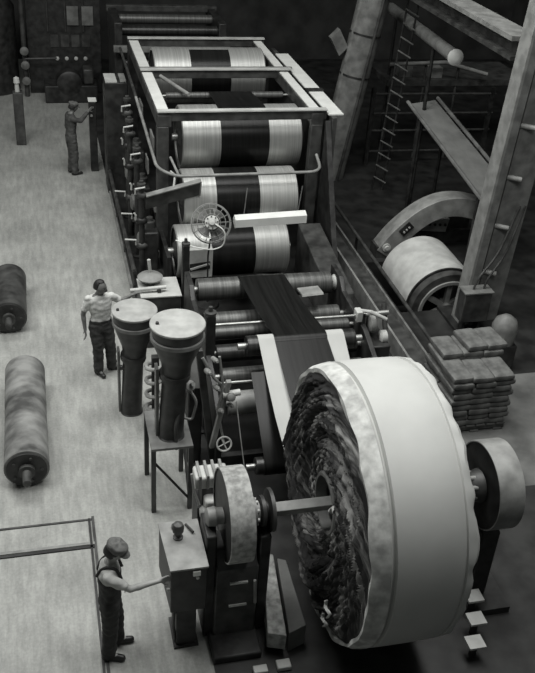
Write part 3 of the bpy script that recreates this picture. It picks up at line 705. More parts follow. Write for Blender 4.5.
for z in (0.62, 0.5): MB().lathe((1.07, 6.8, z), (-1, 0, 0), [(-0.02, 0.03), (0.02, 0.03)], 10).build('conduit_clip', 'iron2', t)
tube([(1.06, 6.75, 0.74), (1.05, 6.75, 0.3), (1.08, 6.78, 0.02)], 0.018, 8).build('conduit', 'iron2', t)

# ------------------------------------------------------------------ roll lying on the floor at left, and a second one
def floor_roll(y0, y1, x, r, label, mt):
    t = thing('wrapped_roll', (x, (y0 + y1) / 2, 0), label, 'roll', 'wrapped rolls on the aisle floor')
    L = y1 - y0
    prof = [(0, r - 0.03), (0.01, r), (0.3, r * 1.0), (0.31, r * 0.985), (L * 0.6, r * 0.985), (L * 0.61, r), (L - 0.02, r), (L, r - 0.04)]
    MB().lathe((x, y0, r), (0, 1, 0), prof, 48).build('wrapped_barrel', mt, t)
    MB().lathe((x, y0 - 0.02, r), (0, 1, 0), [(0, r * 0.9), (0.03, r * 0.9)], 40).build('end_face', 'iron', t)
    MB().lathe((x, y0 - 0.02, r), (0, -1, 0), [(0, 0.11), (0.06, 0.11), (0.06, 0.06), (0.28, 0.055), (0.29, 0.04)], 24).build('shaft', 'iron2', t)
    for k in range(5):
        a = 2 * PI * k / 5; MB().lathe((x + 0.2 * math.cos(a), y0 - 0.02, r + 0.2 * math.sin(a)), (0, -1, 0), [(0, 0.02), (0.02, 0.02)], 8).build('bolt', 'iron2', t)
    return t
floor_roll(9.72, 12.1, -0.50, 0.30, 'long stained wrapped roll lying in the left aisle', 'wrap')
floor_roll(13.75, 15.2, -0.75, 0.30, 'dark roll further up the left aisle, near the picture edge', 'iron2')
t = thing('bollard', (-0.45, 23.2, 0), 'dark square bollard at the far left edge of the aisle', 'bollard')
box(-0.62, -0.38, 22.9, 23.2, 0, 1.35).build('post', 'iron2', t, bevel=0.02)
MB().lathe((-0.5, 23.05, 1.35), (0, 0, 1), [(0, 0.06), (0.2, 0.05), (0.22, 0.08), (0.34, 0.07), (0.38, 0.0)], 16).build('head', 'light', t)
t = thing('switch_pillar', (1.20, 21.1, 0), 'dark switch pillar with white top that the far worker holds', 'switch pillar')
box(1.13, 1.30, 21.0, 21.25, 0, 1.72).build('pillar', 'iron', t, bevel=0.01)
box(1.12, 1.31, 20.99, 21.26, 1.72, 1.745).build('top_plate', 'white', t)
MB().lathe((1.18, 21.0, 1.4), (0, -1, 0), [(0, 0.03), (0.04, 0.03)], 12).build('button', 'mid', t)

# ------------------------------------------------------------------ far machinery along the back wall
t = thing('switchboard', (0.7, 27.8, 0), 'tall dark switchboard with four pale dials at the far end of the aisle', 'switchboard')
box(-0.2, 1.9, 27.3, 28.3, 0, 3.2).build('cabinet', 'iron', t, bevel=0.02)
for k in range(4): MB().lathe((0.62 + 0.27 * k, 27.3, 1.02), (0, -1, 0), [(0, 0.055), (0.03, 0.055), (0.04, 0.04)], 20).build('dial', 'light', t)
for k in range(4): box(0.45 + 0.3 * k, 0.68 + 0.3 * k, 27.27, 27.3, 1.35, 1.7).build('panel', 'iron2', t)
for k in range(2): box(0.95 + 0.42 * k, 1.27 + 0.42 * k, 27.24, 27.3, 1.98, 2.5).build('pale_panel', 'grey', t)
for k in range(3): tube([(0.4 + 0.5 * k, 27.26, 2.9), (0.4 + 0.5 * k, 27.26, 1.8)], 0.02, 6).build('conduit', 'iron2', t)
t = thing('process_tank', (-1.2, 27.6, 0), 'dark upright tank with pipes left of the switchboard', 'tank')
MB().lathe((-1.3, 27.8, 0), (0, 0, 1), [(0, 0.8), (2.4, 0.8), (2.7, 0.6), (2.8, 0.2)], 36).build('shell', 'iron', t)
tube(fillet([(-0.3, 27.0, 0.0), (-0.3, 27.0, 1.6), (-0.3, 27.0, 3.0)], 0.1), 0.07).build('pipe', 'iron2', t)
for z in (0.5, 0.95, 1.35): MB().lathe((-0.3, 26.9, z), (0, -1, 0), [(0, 0.05), (0.04, 0.12), (0.1, 0.12), (0.14, 0.04)], 14).build('valve', 'grey', t)
tube([(-0.3, 26.95, 1.1), (0.6, 26.95, 1.12)], 0.03, 8).build('pipe', 'iron2', t)
t = thing('mixing_machine', (1.0, 26.6, 0), 'low dark machine with rounded gear case in front of the switchboard', 'machine')
box(0.2, 1.7, 26.3, 27.0, 0, 0.5).build('bed', 'iron', t, bevel=0.03)
MB().lathe((0.9, 26.28, 0.55), (0, 1, 0), [(0, 0.3), (0.04, 0.36), (0.4, 0.36), (0.44, 0.3)], 32).build('gear_case', 'iron', t)
box(1.3, 1.6, 26.4, 26.9, 0.5, 0.95).build('motor', 'iron2', t, bevel=0.05)

# ------------------------------------------------------------------ right side: beam, column, bags
t = thing('channel_beam', (5.83, 14.4, 0), 'long dark channel beam on the floor along the right side of the machine', 'beam')
box(5.7, 6.02, 11.25, 18.5, 0.0, 0.26).build('web', 'iron2', t)
box(5.67, 5.71, 11.25, 18.5, 0.0, 0.36).build('flange', 'mid', t); box(6.01, 6.05, 11.25, 18.5, 0.0, 0.36).build('flange', 'grey', t)
t = thing('long_pipe', (6.2, 14.5, 0), 'thin dark pipe running beside the channel beam', 'pipe')
tube([(6.2, 11.2, 0.45), (6.2, 18.5, 0.5)], 0.035).build('pipe', 'iron2', t)
for y in (11.6, 15.9, 18.3): cyl((6.2, y, 0), (6.2, y, 0.45), 0.03, n=10).build('support', 'iron', t)
tag(MB().prism([(12.9, 0.02), (13.1, 0.75), (15.4, 1.05), (15.4, 0.02)], 'x', 4.75, 5.2).build('sloping_cover', 'iron2', bevel=0.02), 'grey sloping cover between the roller unit and the channel beam', 'cover')

# column
t = thing('steel_column', (7.35, 13.2, 0), 'heavy steel column leaning into the right of the picture', 'column')
m = MB()
def colseg(x0, x1, y0, y1, name, mt):
    lean = 0.45
    vs = [(x0, y0, 0), (x1, y0, 0), (x1, y1, 0), (x0, y1, 0)]
    vs += [(x + lean, y, 9.5) for x, y, z in vs]
    MB().add(vs, [(3, 2, 1, 0), (4, 5, 6, 7), (0, 1, 5, 4), (1, 2, 6, 5), (2, 3, 7, 6), (3, 0, 4, 7)]).build(name, mt, t)
colseg(7.24, 7.29, 12.9, 13.25, 'flange', 'mid')
colseg(7.29, 7.43, 12.9, 12.95, 'flange_lip', 'grey')
colseg(7.29, 7.50, 13.12, 13.25, 'web', 'iron')
colseg(7.50, 8.02, 12.98, 13.4, 'web', 'grey')
box(7.1, 8.0, 12.75, 13.6, 0, 0.06).build('base_plate', 'iron', t)
for z in (1.1, 2.0, 2.9, 3.8):
    tube([(7.5 + 0.047 * z, 13.0, z), (7.72 + 0.047 * z, 12.9, z - 0.02)], 0.045, 10).build('lug', 'mid', t)
t = thing('junction_box', (7.4, 12.72, 0.25), 'dark electrical box with pale lid fixed at the column foot', 'junction box')
box(7.1, 7.62, 12.6, 12.88, 0.28, 0.86).build('body', 'iron2', t, bevel=0.01)
box(7.08, 7.64, 12.58, 12.89, 0.86, 0.885).build('lid', 'grey', t)
tube(fillet([(7.3, 12.74, 0.88), (7.35, 12.74, 1.1), (7.7, 12.85, 1.5), (7.95, 12.9, 2.4)], 0.2), 0.02, 8).build('cable', 'iron2', t)
tube(fillet([(7.5, 12.74, 0.88), (7.52, 12.74, 1.05), (7.85, 12.85, 1.5), (8.05, 12.9, 2.4)], 0.2), 0.02, 8).build('cable', 'iron2', t)
MB().box(7.2, 7.25, 12.7, 12.85, 0.0, 0.28).build('leg', 'iron', t); MB().box(7.5, 7.55, 12.7, 12.85, 0.0, 0.28).build('leg', 'iron', t)
t = thing('pump_casing', (7.1, 10.9, 0), 'rounded grey pump casing behind the sacks at the right picture edge', 'pump')
MB().lathe((7.38, 11.6, 0.5), (0, 0, 1), [(0, 0.2), (0.3, 0.22), (0.42, 0.18), (0.5, 0.08), (0.52, 0)], 28).build('casing', 'grey', t)
box(7.18, 7.58, 11.4, 11.8, 0, 0.5).build('foot', 'iron', t, bevel=0.02)

# sacks on the pallet
t = thing('pallet', (6.25, 10.45, 0), 'wooden pallet under the stack of paper sacks', 'pallet')
for y in (9.98, 10.46, 10.94): box(5.70, 6.70, y - 0.05, y + 0.05, 0.025, 0.11).build('runner', 'wood', t)
for k in range(6): box(5.70 + k * 0.17, 5.84 + k * 0.17, 9.9, 11.02, 0.11, 0.135).build('board', 'wood', t)
for k in range(3): box(5.72 + k * 0.4, 5.86 + k * 0.4, 9.9, 11.02, 0.0, 0.025).build('board', 'wood', t)
def sack_mesh(lx, ly, lz, seed):
    m = MB(); nx, ny = 12, 12; vs = []; fs = []
    def sh(u, v, s):
        e = (1 - abs(u) ** 14) * (1 - abs(v) ** 14)
        x = u * lx / 2 * (1 - 0.03 * abs(v) ** 4); y = v * ly / 2 * (1 - 0.03 * abs(u) ** 4)
        z = s * lz / 2 * (e ** 0.2 if e > 0 else 0) + 0.016 * noise.noise(Vector((u * 2.3 + seed, v * 2.3, s))) * (1 if s > 0 else 0.4) * e
        return (x, y, z + lz / 2)
    for s in (-1, 1):
        for j in range(ny + 1):
            for i in range(nx + 1): vs.append(sh(math.sin(PI / 2 * math.sin(PI / 2 * (-1 + 2 * i / nx))), math.sin(PI / 2 * math.sin(PI / 2 * (-1 + 2 * j / ny))), s))
    K = (nx + 1) * (ny + 1)
    for s in (0, 1):
        for j in range(ny):
            for i in range(nx):
                a = s * K + j * (nx + 1) + i; q = (a, a + 1, a + nx + 2, a + nx + 1); fs.append(q if s else q[::-1])
    for i in range(nx):
        fs.append((i, i + 1, K + i + 1, K + i)); b = ny * (nx + 1) + i; fs.append((b + 1, b, K + b, K + b + 1))
    for j in range(ny):
        a = j * (nx + 1); fs.append((a + nx + 1, a, K + a, K + a + nx + 1)); b = a + nx; fs.append((b, b + nx + 1, K + b + nx + 1, K + b))
    return m.add(vs, fs)
protos = [sack_mesh(0.338, 0.54, 0.101, s).build('paper_sack', 'sack', loc=(0, 0, 0)) for s in (1.0, 5.3, 9.1)]
ordn = ['lowest', 'second', 'third', 'fourth', 'fifth', 'sixth', 'seventh', 'eighth', 'ninth', 'tenth']
colw = ['left', 'middle', 'right']
used = 0
LZ = 0.0985
for L in range(10):
    for row in range(2):
        for cx in range(3):
            if row == 1 and cx > 0 and L < 9: continue              # hidden inside and behind the stack
            if L == 9 and row == 0: continue
            if row == 1 and L < 9:
                lab = 'paper sack at the back left of the pallet stack, %s layer from the floor' % ordn[L]
            elif L == 9: lab = 'paper sack in the top layer at the back, %s of three' % colw[cx]
            else: lab = 'paper sack at the front %s of the pallet stack, %s layer from the floor' % (colw[cx], ordn[L])
            src = protos[used % 3]
            o = src if used < 3 else src.copy()
            if used >= 3: COL.objects.link(o)
            used += 1
            o.location = (5.86 + cx * 0.332 + random.uniform(-.015, .015) + (0.02 if L % 2 else -0.01), 10.17 + row * 0.535 + random.uniform(-.02, .02), 0.136 + L * LZ)
            o.rotation_euler = (0, 0, random.uniform(-.04, .04))
            tag(o, lab, 'sack', 'paper sacks on the pallet')
for x, lab in ((6.35, 'loose paper sack topmost on the stack, second from the right'), (6.68, 'loose paper sack topmost on the stack, at its right end')):
    o = protos[1].copy(); COL.objects.link(o); o.location = (x - 0.08, 10.72, 0.136 + 10 * LZ); o.rotation_euler = (0, 0, 0.08); tag(o, lab, 'sack', 'paper sacks on the pallet')

# ------------------------------------------------------------------ press with flywheel at right
t = thing('flywheel_press', (7.3, 14.5, -1.1), 'flywheel with pale curved cover sunk in a floor pit behind the column', 'flywheel')
FX, FZ = 7.36, -0.07
def ringseg(y0, y1, r0, r1, a0, a1, n=48):
    m = MB(); vs = []
    for i in range(n + 1):
        a = math.radians(a0 + (a1 - a0) * i / n); c, s = math.cos(a), math.sin(a)
        vs += [(FX + r0 * c, y0, FZ + r0 * s), (FX + r1 * c, y0, FZ + r1 * s), (FX + r1 * c, y1, FZ + r1 * s), (FX + r0 * c, y1, FZ + r0 * s)]
    fs = [(4 * i + k, 4 * i + (k + 1) % 4, 4 * i + 4 + (k + 1) % 4, 4 * i + 4 + k) for i in range(n) for k in range(4)]
    return m.add(vs, fs + [(3, 2, 1, 0), (4 * n, 4 * n + 1, 4 * n + 2, 4 * n + 3)])
ringseg(13.68, 13.86, 0.60, 0.74, 0, 360, 72).build('rim', 'iron2', t)
ringseg(13.64, 13.68, 0.54, 0.60, 0, 360, 72).build('inner_rim', 'mid', t)
for k in range(6):
    a = 2 * PI * k / 6 + 0.5
    MB().obox((FX + 0.33 * math.cos(a), 13.78, FZ + 0.33 * math.sin(a)), (0.25 * math.cos(a), 0, 0.25 * math.sin(a)), (0, 0.04, 0), (-0.05 * math.sin(a), 0, 0.05 * math.cos(a))).build('spoke', 'mid', t)
MB().lathe((FX, 13.66, FZ), (0, 1, 0), [(0, 0.1), (0.25, 0.12)], 24).build('hub', 'grey', t)
ringseg(13.9, 15.3, 0.73, 0.77, 5, 175, 60).build('cover', 'light', t)
ringseg(13.86, 13.9, 0.66, 0.78, 0, 180, 60).build('cover_lip', 'iron', t)
cyl((FX, 13.6, FZ), (FX, 15.5, FZ), 0.06).build('axle', 'iron2', t)
box(FX - 0.2, FX + 0.2, 14.4, 14.9, -1.1, FZ - 0.07).build('bearing_stand', 'iron', t)
t = thing('arched_gear_guard', (7.4, 15.9, 0), 'arched grey gear guard with a dark inspection hole above the flywheel', 'gear guard')
AY = 15.75
pts = [(6.75, 0.10), (7.05, 0.52), (7.45, 0.89), (7.8, 1.08), (8.15, 1.15), (8.55, 1.11), (9.0, 0.95), (9.4, 0.6)]
outer = []; inner = []
P2 = [Vector((p[0], p[1])) for p in pts]
sm = []
for i in range(len(P2) - 1):
    p0, p1, p2, p3 = P2[max(i - 1, 0)], P2[i], P2[i + 1], P2[min(i + 2, len(P2) - 1)]
    for k in range(6):
        s = k / 6; sm.append(0.5 * ((2 * p1) + (p2 - p0) * s + (2 * p0 - 5 * p1 + 4 * p2 - p3) * s * s + (3 * p1 - p0 - 3 * p2 + p3) * s ** 3))
sm.append(P2[-1])
for i, p in enumerate(sm):
    d = (sm[min(i + 1, len(sm) - 1)] - sm[max(i - 1, 0)]).normalized(); nn = Vector((-d.y, d.x))
    outer.append(p + nn * 0.15); inner.append(p - nn * 0.27)
vs = []
for a, b in zip(outer, inner): vs += [(a.x, AY, a.y), (a.x, AY + 0.4, a.y), (b.x, AY + 0.4, b.y), (b.x, AY, b.y)]
n = len(sm) - 1
fs = [(4 * i + k, 4 * i + (k + 1) % 4, 4 * i + 4 + (k + 1) % 4, 4 * i + 4 + k) for i in range(n) for k in range(4)] + [(3, 2, 1, 0), (4 * n, 4 * n + 1, 4 * n + 2, 4 * n + 3)]
MB().add(vs, fs).build('arch', 'mid', t, bevel=0.015)
MB().obox((7.2, AY - 0.005, 0.66), (0.1, 0, 0.1), (0, 0.02, 0), (-0.06, 0, 0.06)).build('inspection_hole', 'iron', t)
for k in range(3): MB().lathe((7.15 + 0.05 * k, AY - 0.03, 0.60 + 0.05 * k), (0, -1, 0), [(0, 0.02), (0.02, 0.02)], 8).build('bolt', 'light', t)
MB().lathe((6.82, AY, 0.25), (0, -1, 0), [(0, 0.09), (0.03, 0.09), (0.03, 0.05), (0.06, 0.045)], 20).build('boss', 'light', t)
box(6.62, 6.9, AY + 0.02, AY + 0.38, 0, 0.25).build('foot', 'iron2', t); box(9.3, 9.6, AY + 0.02, AY + 0.38, 0, 0.85).build('foot', 'iron2', t)
t = thing('gear_drive', (8.2, 15.4 + 1.1, 0), 'dark gear drive with pale bolted plate seen under the arched guard', 'gear drive')
MB().lathe((8.4, 16.4, 0.45), (0, 1, 0), [(0, 0.55), (0.1, 0.6), (0.35, 0.6), (0.4, 0.5)], 48).build('gear_wheel', 'iron', t)
MB().prism([(7.75, 0.35), (8.35, 0.3), (8.4, 0.6), (7.95, 0.62)], 'y', 16.25, 16.38).build('bolted_plate', 'mid', t)
for k in range(4): MB().lathe((7.95 + 0.12 * k, 16.25, 0.5 - .01 * k), (0, -1, 0), [(0, 0.03), (0.03, 0.03)], 8).build('bolt', 'iron', t)
box(7.7, 9.0, 16.3, 17.2, 0, 0.3).build('bed', 'iron', t)

# round tower with bands, and rung strip
t = thing('banded_stack', (7.2, 20.3, 0), 'tall dark round stack with two bands behind the drum stand', 'stack')
tp = Vector((7.85, 20.3, 6.0)); bt = Vector((6.95, 20.3, 0.0)); d = tp - bt
MB().lathe(bt, d, [(0, 0.36), (d.length, 0.36)], 40).build('shell', 'grey', t)
for f in (0.42, 0.58): MB().lathe(bt + d * f, d, [(0, 0.375), (0.04, 0.375)], 40).build('band', 'iron', t)
tube([bt + Vector((-0.33, -0.1, 0)), tp + Vector((-0.33, -0.1, 0))], 0.05, 8).build('down_pipe', 'grey', t)
tube([bt + Vector((0.1, -0.36, 0)), tp + Vector((0.1, -0.36, 0))], 0.04, 8).build('down_pipe', 'iron2', t)
MB().obox(bt + d * 0.55 + Vector((-0.6, 0, 0)), (0.1, 0, 0.1), (0, 0.1, 0), (-0.12, 0, 0.2)).build('side_lamp', 'grey', t)
t = thing('rung_ladder', (7.9, 19.9, 0), 'dark ladder of short steel rungs to the right of the banded stack', 'ladder')
for dx in (0, 0.26): tube([(7.75 + dx, 19.3, 0), (8.05 + dx, 19.3, 5.0)], 0.025, 8).build('stile', 'iron', t)
for k in range(16):
    z = 0.3 + 0.3 * k; tube([(7.72 + 0.06 * z, 19.25, z + 0.08), (8.02 + 0.06 * z, 19.2, z - 0.08)], 0.018, 6).build('rung', 'grey', t)

# conveyor
t = thing('belt_conveyor', (8.2, 15.9, 0), 'sloping grey belt conveyor in the dark at upper right', 'conveyor')
A = [Vector((7.92, 18.18, 2.5)), Vector((8.63, 18.43, 2.5))]; B = [Vector((8.42, 14.81, 1.5)), Vector((9.2, 14.9, 1.5))]
vs = [A[0], A[1], B[1], B[0]]; vs += [v - Vector((0, 0, 0.05)) for v in vs]
MB().add(vs, [(0, 1, 2, 3), (7, 6, 5, 4), (0, 4, 5, 1), (1, 5, 6, 2), (2, 6, 7, 3), (3, 7, 4, 0)]).build('belt', 'conveyor', t)
for i in (0, 1):
    s = -1 if i == 0 else 1
    tube([A[i] + Vector((0.05 * s, 0, 0.05)), B[i] + Vector((0.05 * s, 0, 0.05))], 0.04, 8).build('side_rail', 'grey', t)
    for q in (A[i] * 0.85 + B[i] * 0.15, B[i] * 0.9 + A[i] * 0.1): cyl((q.x, q.y, 0), (q.x, q.y, q.z - 0.05), 0.04, n=10).build('leg', 'iron', t)
t = thing('pipe_rack', (9.2, 21.0, 0), 'dark rack of level pipes behind the conveyor', 'pipe rack')
for z in (-0.0, 0.55, 1.0, 1.5): tube([(8.1, 21.0, z + 0.35), (11.5, 21.0, z + 0.33)], 0.03, 8).build('pipe', 'iron2', t)
for x in (8.15, 11.4): box(x - 0.05, x + 0.05, 20.95, 21.05, 0, 2.0).build('post', 'iron', t)
t = thing('walkway', (9.6, 20.3, 0), 'dark gallery walkway with handrail at upper right', 'walkway')
box(8.6, 12.5, 21.3, 23.0, 1.95, 2.1).build('deck', 'iron2', t)
tube([(8.6, 21.3, 2.5), (10.1, 21.3, 2.55), (11.2, 21.1, 2.3)], 0.05).build('handrail', 'mid', t)
for x in (8.7, 9.6, 10.5, 12.3):
    cyl((x, 21.35, 0), (x, 21.35, 2.5), 0.035, n=10).build('post', 'iron2', t)
box(9.0, 9.35, 21.6, 21.9, 2.1, 2.4).build('box', 'grey', t); box(9.8, 10.15, 21.5, 21.8, 2.1, 2.35).build('box', 'mid', t)
t = thing('overhead_pipe', (8.7, 19.0, 0), 'pale round duct ending in the dark at upper right', 'duct')
tube([(8.9, 22.5, 3.6), (7.95, 16.4, 4.0)], 0.13, 20).build('duct', 'mid', t)
MB().lathe((7.95, 16.4, 4.0), (-0.15, -1, 0.06), [(0, 0.13), (0.03, 0.16), (0.06, 0.1), (0.07, 0.05)], 20).build('end_cap', 'light', t)
for p in ((8.2, 18.0, 3.9), (8.8, 21.8, 3.65)): cyl((p[0], p[1], 0), (p[0], p[1], p[2] - 0.1), 0.04, n=10).build('support', 'iron', t)
t = thing('overhead_girder', (8.9, 16.5, 0), 'pale painted girder crossing the upper right corner', 'girder')
g0, g1 = Vector((7.6, 17.0, 5.0)), Vector((7.65, 11.0, 5.0))
box(7.62, 8.12, 13.75, 22.0, 4.97, 5.05).build('flange', 'mid', t)
box(7.84, 7.9, 13.75, 22.0, 4.72, 4.97).build('web', 'iron2', t); box(7.66, 8.08, 13.75, 22.0, 4.65, 4.72).build('flange', 'iron2', t)
box(7.75, 8.0, 21.7, 21.95, 0, 4.65).build('support', 'iron', t)

# ------------------------------------------------------------------ people
def capsule(m, p0, p1, r0, r1, n=16):
    p0, p1 = Vector(p0), Vector(p1); d = p1 - p0; L = max(d.length, 1e-4)
    prof = [(-r0 * math.cos(a), r0 * math.sin(a)) for a in (0.05, 0.5, 1.0, 1.4)] + [(L + r1 * math.sin(a), r1 * math.cos(a)) for a in (0.0, 0.4, 0.9, 1.5)]
    m.lathe(p0, d, prof, n)
def ellipses(m, secs, n=28):   # secs: (z, cx, cy, rx, ry)
    vs = []
    for z, cx, cy, rx, ry in secs:
        for i in range(n):
            a = 2 * PI * i / n; vs.append((cx + rx * math.cos(a), cy + ry * math.sin(a), z))
    fs = [(k * n + i, k * n + (i + 1) % n, (k + 1) * n + (i + 1) % n, (k + 1) * n + i) for k in range(len(secs) - 1) for i in range(n)]
    m.add(vs, fs + [tuple(range(n))[::-1], tuple(range((len(secs) - 1) * n, len(secs) * n))])
def fuse(m, name, mt, parent, rz, voxel=0.012, it=4, wr=0.0):
    base = wloc(parent); me = bpy.data.meshes.new(name); R_ = Matrix.Rotation(rz, 3, 'Z')
    me.from_pydata([R_ @ Vector(v) for v in m.v], [], m.f)
    bm = bmesh.new(); bm.from_mesh(me); bmesh.ops.recalc_face_normals(bm, faces=bm.faces); bm.to_mesh(me); bm.free()
    tmp = bpy.data.objects.new('tmp', me); COL.objects.link(tmp)
    r = tmp.modifiers.new('r', 'REMESH'); r.mode = 'VOXEL'; r.voxel_size = voxel
    s = tmp.modifiers.new('s', 'SMOOTH'); s.factor = 0.5; s.iterations = it
    dg = bpy.context.evaluated_depsgraph_get(); dg.update()
    res = bpy.data.meshes.new_from_object(tmp.evaluated_get(dg)); bpy.data.objects.remove(tmp)
    if wr:
        for v in res.vertices:
            v.co += v.normal * wr * noise.noise(Vector((v.co.x * 11, v.co.y * 11, v.co.z * 17)))
    res.name = name
    for p in res.polygons: p.use_smooth = True
    o = bpy.data.objects.new(name, res); COL.objects.link(o); o.parent = parent
    res.materials.clear(); res.materials.append(M[mt]); return o
def head_shape(m, c, yaw, pitch):
    nu, nv = 36, 24; vs = []
    Rm = Matrix.Rotation(yaw, 3, 'Z') @ Matrix.Rotation(pitch, 3, 'Y')
    for j in range(nv + 1):
        ph = PI * j / nv
        for i in range(nu):
            th = 2 * PI * i / nu
            x, y, z = math.sin(ph) * math.cos(th), math.sin(ph) * math.sin(th), math.cos(ph)
            q = Vector((x * 0.098, y * 0.076, z * 0.118))
            if z < -0.2: k = 1 - 0.30 * min(1, (-z - 0.2) / 0.8); q.y *= k; q.x *= 1 - 0.12 * min(1, (-z - .2) / .8)
            if z < -0.1 and x < -0.3: q.x *= 0.8
            f = max(0, x)
            q.x += 0.026 * math.exp(-((y / 0.16) ** 2) - ((z + 0.12) / 0.2) ** 2) * f            # nose
            q.x += 0.010 * math.exp(-((y / 0.5) ** 2) - ((z - 0.22) / 0.13) ** 2) * f           # brow
            for s in (-1, 1): q.x -= 0.014 * math.exp(-(((y - s * 0.4) / 0.2) ** 2) - ((z - 0.04) / 0.13) ** 2) * f
            q.x += 0.008 * math.exp(-((y / 0.3) ** 2) - ((z + 0.46) / 0.09) ** 2) * f           # lips
            q.x += 0.012 * math.exp(-((y / 0.3) ** 2) - ((z + 0.82) / 0.2) ** 2) * f            # chin
            for s in (-1, 1): q.y += s * 0.016 * math.exp(-(((x + 0.08) / 0.16) ** 2) - ((z + 0.02) / 0.24) ** 2) * (1 if y * s > 0.8 else 0)
            vs.append(Vector(c) + Rm @ q)
    m.add(vs, [(j * nu + i, j * nu + (i + 1) % nu, (j + 1) * nu + (i + 1) % nu, (j + 1) * nu + i) for j in range(nv) for i in range(nu)])
    return Rm
def hand(m, wr, d, side, curl):
    wr = Vector(wr); d = Vector(d).normalized(); s = (Vector(side) - d * Vector(side).dot(d)).normalized(); n = d.cross(s)
    # palm
    for k in range(4):
        o = s * (-0.027 + 0.018 * k)
        capsule(m, wr + o * 0.6, wr + d * 0.085 + o, 0.015, 0.013, 10)
    for k, L in enumerate((0.075, 0.085, 0.08, 0.06)):
        p = wr + d * 0.085 + s * (-0.029 + 0.0195 * k) ; a = 0
        for seg in range(3):
            a += curl; q = p + (d * math.cos(a) + n * math.sin(a)) * (L / 3 + 0.004)
            capsule(m, p, q, 0.0085 - seg * 0.0008, 0.008 - seg * 0.0008, 8); p = q
    p = wr + d * 0.025 - s * 0.026
    q = p + (d * 0.6 - s * 0.75 + n * 0.25).normalized() * 0.04; capsule(m, p, q, 0.013, 0.01, 8)
    r = q + (d * 0.9 - s * 0.2 + n * 0.4).normalized() * 0.032; capsule(m, q, r, 0.01, 0.008, 8)
def person(loc, rz, label, P):
    """local axes: +x forward, +y the figure's left"""
    t = thing('person', loc, label, 'person')
    S = P['scale']
    def sc3(v): return tuple(a * S for a in v)
    lean = P.get('lean', 0.0)
    def tx(z): return lean * max(0, z - 0.95)
    feet = P['feet']; arms = P['arms']
    base = wloc(t)
    m = MB()
    tors = [(0.84, .0, .09, .13), (0.93, .0, .105, .165), (1.08, .0, .098, .145), (1.25, .0, .115, .165), (1.36, -.01, .11, .18), (1.43, -.012, .085, .17), (1.475, -.01, .06, .08), (1.52, .0, .055, .055)]
    ellipses(m, [(z * S, (cx + tx(z)) * S, 0, rx * S, ry * S) for z, cx, rx, ry in tors])
    hc = Vector((0.03 + tx(1.65) + 0.02, 0, 1.62)) * S
    capsule(m, Vector((tx(1.45), 0, 1.44)) * S, hc - Vector((0.02, 0, 0.05)), 0.058 * S, 0.052 * S)
    Rm = head_shape(m, hc, P['yaw'], P['pitch'])
    J = {}
    for s, k in ((1, 'L'), (-1, 'R')):
        sh = Vector((tx(1.41) - 0.01, s * 0.185, 1.40)) * S; el, wr, sd, curl = [Vector(v) if not isinstance(v, float) else v for v in arms[k]]
        el = el * S; wr = wr * S; J[k] = (sh, el, wr)
        capsule(m, sh, el, 0.052 * S, 0.041 * S); capsule(m, el, wr, 0.041 * S, 0.027 * S)
        capsule(m, el.lerp(wr, .25), el.lerp(wr, .4), .042 * S, .038 * S)
        hand(m, wr, wr - el, sd, curl)
        hip = Vector((0, s * 0.09, 0.9)) * S; kn, an, toe = [Vector(v) * S for v in feet[k]]
        J['l' + k] = (hip, kn, an, toe)
        capsule(m, hip, kn, 0.085 * S, 0.058 * S); capsule(m, kn, an, 0.056 * S, 0.038 * S); capsule(m, an, an + (toe - an) * .7 - Vector((0, 0, .0)), 0.036 * S, 0.028 * S)
    body = fuse(m, 'body', P['skin'], t, rz, 0.0085, 3)
    # trousers / overalls
    q = MB()
    top = P['trouser_top']
    secs = [(0.82, .0, .115, .165), (0.93, .0, .128, .185), (1.02, .0, .12, .17)]
    if top > 1.1: secs += [(1.1, .0, .122, .17), (1.25, .0, .137, .186), (1.33, -.005, .132, .17)]
    secs = [x for x in secs if x[0] <= top + .001]
    ellipses(q, [(z * S, (cx + tx(z)) * S, 0, rx * S, ry * S) for z, cx, rx, ry in secs])
    for k in 'LR':
        hip, kn, an, toe = J['l' + k]
        capsule(q, hip, kn, 0.112 * S, 0.095 * S); capsule(q, kn, an + Vector((0, 0, 0.0)), 0.095 * S, 0.082 * S)
    fuse(q, P['trouser_name'], P['trouser'], t, rz, 0.013, 3, 0.016)
    if top > 1.1:
        q = MB()
        for s in (-1, 1):
            q.tube(fillet([(tx(1.3) * S + .13 * S, s * .09 * S, 1.3 * S), ((tx(1.46) + .075) * S, s * .095 * S, 1.45 * S), ((tx(1.46) - .03) * S, s * .095 * S, 1.485 * S), ((tx(1.42) - .1) * S, s * .08 * S, 1.42 * S), ((tx(1.3) - .14) * S, s * .05 * S, 1.3 * S)], .05), 0.02, 8)
        fuse(q, 'braces', P['trouser'], t, rz, 0.012, 1)
    # shirt
    q = MB()
    secs = [(0.98, .0, .118, .168), (1.08, .0, .112, .16), (1.25, .0, .128, .178), (1.36, -.01, .122, .192), (1.43, -.012, .098, .182), (1.475, -.01, .07, .09), (1.49, -.008, .066, .07)]
    ellipses(q, [(z * S, (cx + tx(z)) * S, 0, rx * S, ry * S) for z, cx, rx, ry in secs])
    for k in 'LR':
        sh, el, wr = J[k]; f = P['sleeve']
        if f <= 1: capsule(q, sh, sh.lerp(el, f * .9), 0.062 * S, 0.062 * S)
        else: capsule(q, sh, el, 0.07 * S, 0.058 * S); capsule(q, el, el.lerp(wr, f - 1), 0.058 * S, 0.045 * S)
    fuse(q, P['shirt_name'], P['shirt'], t, rz, 0.012, 3, 0.014)
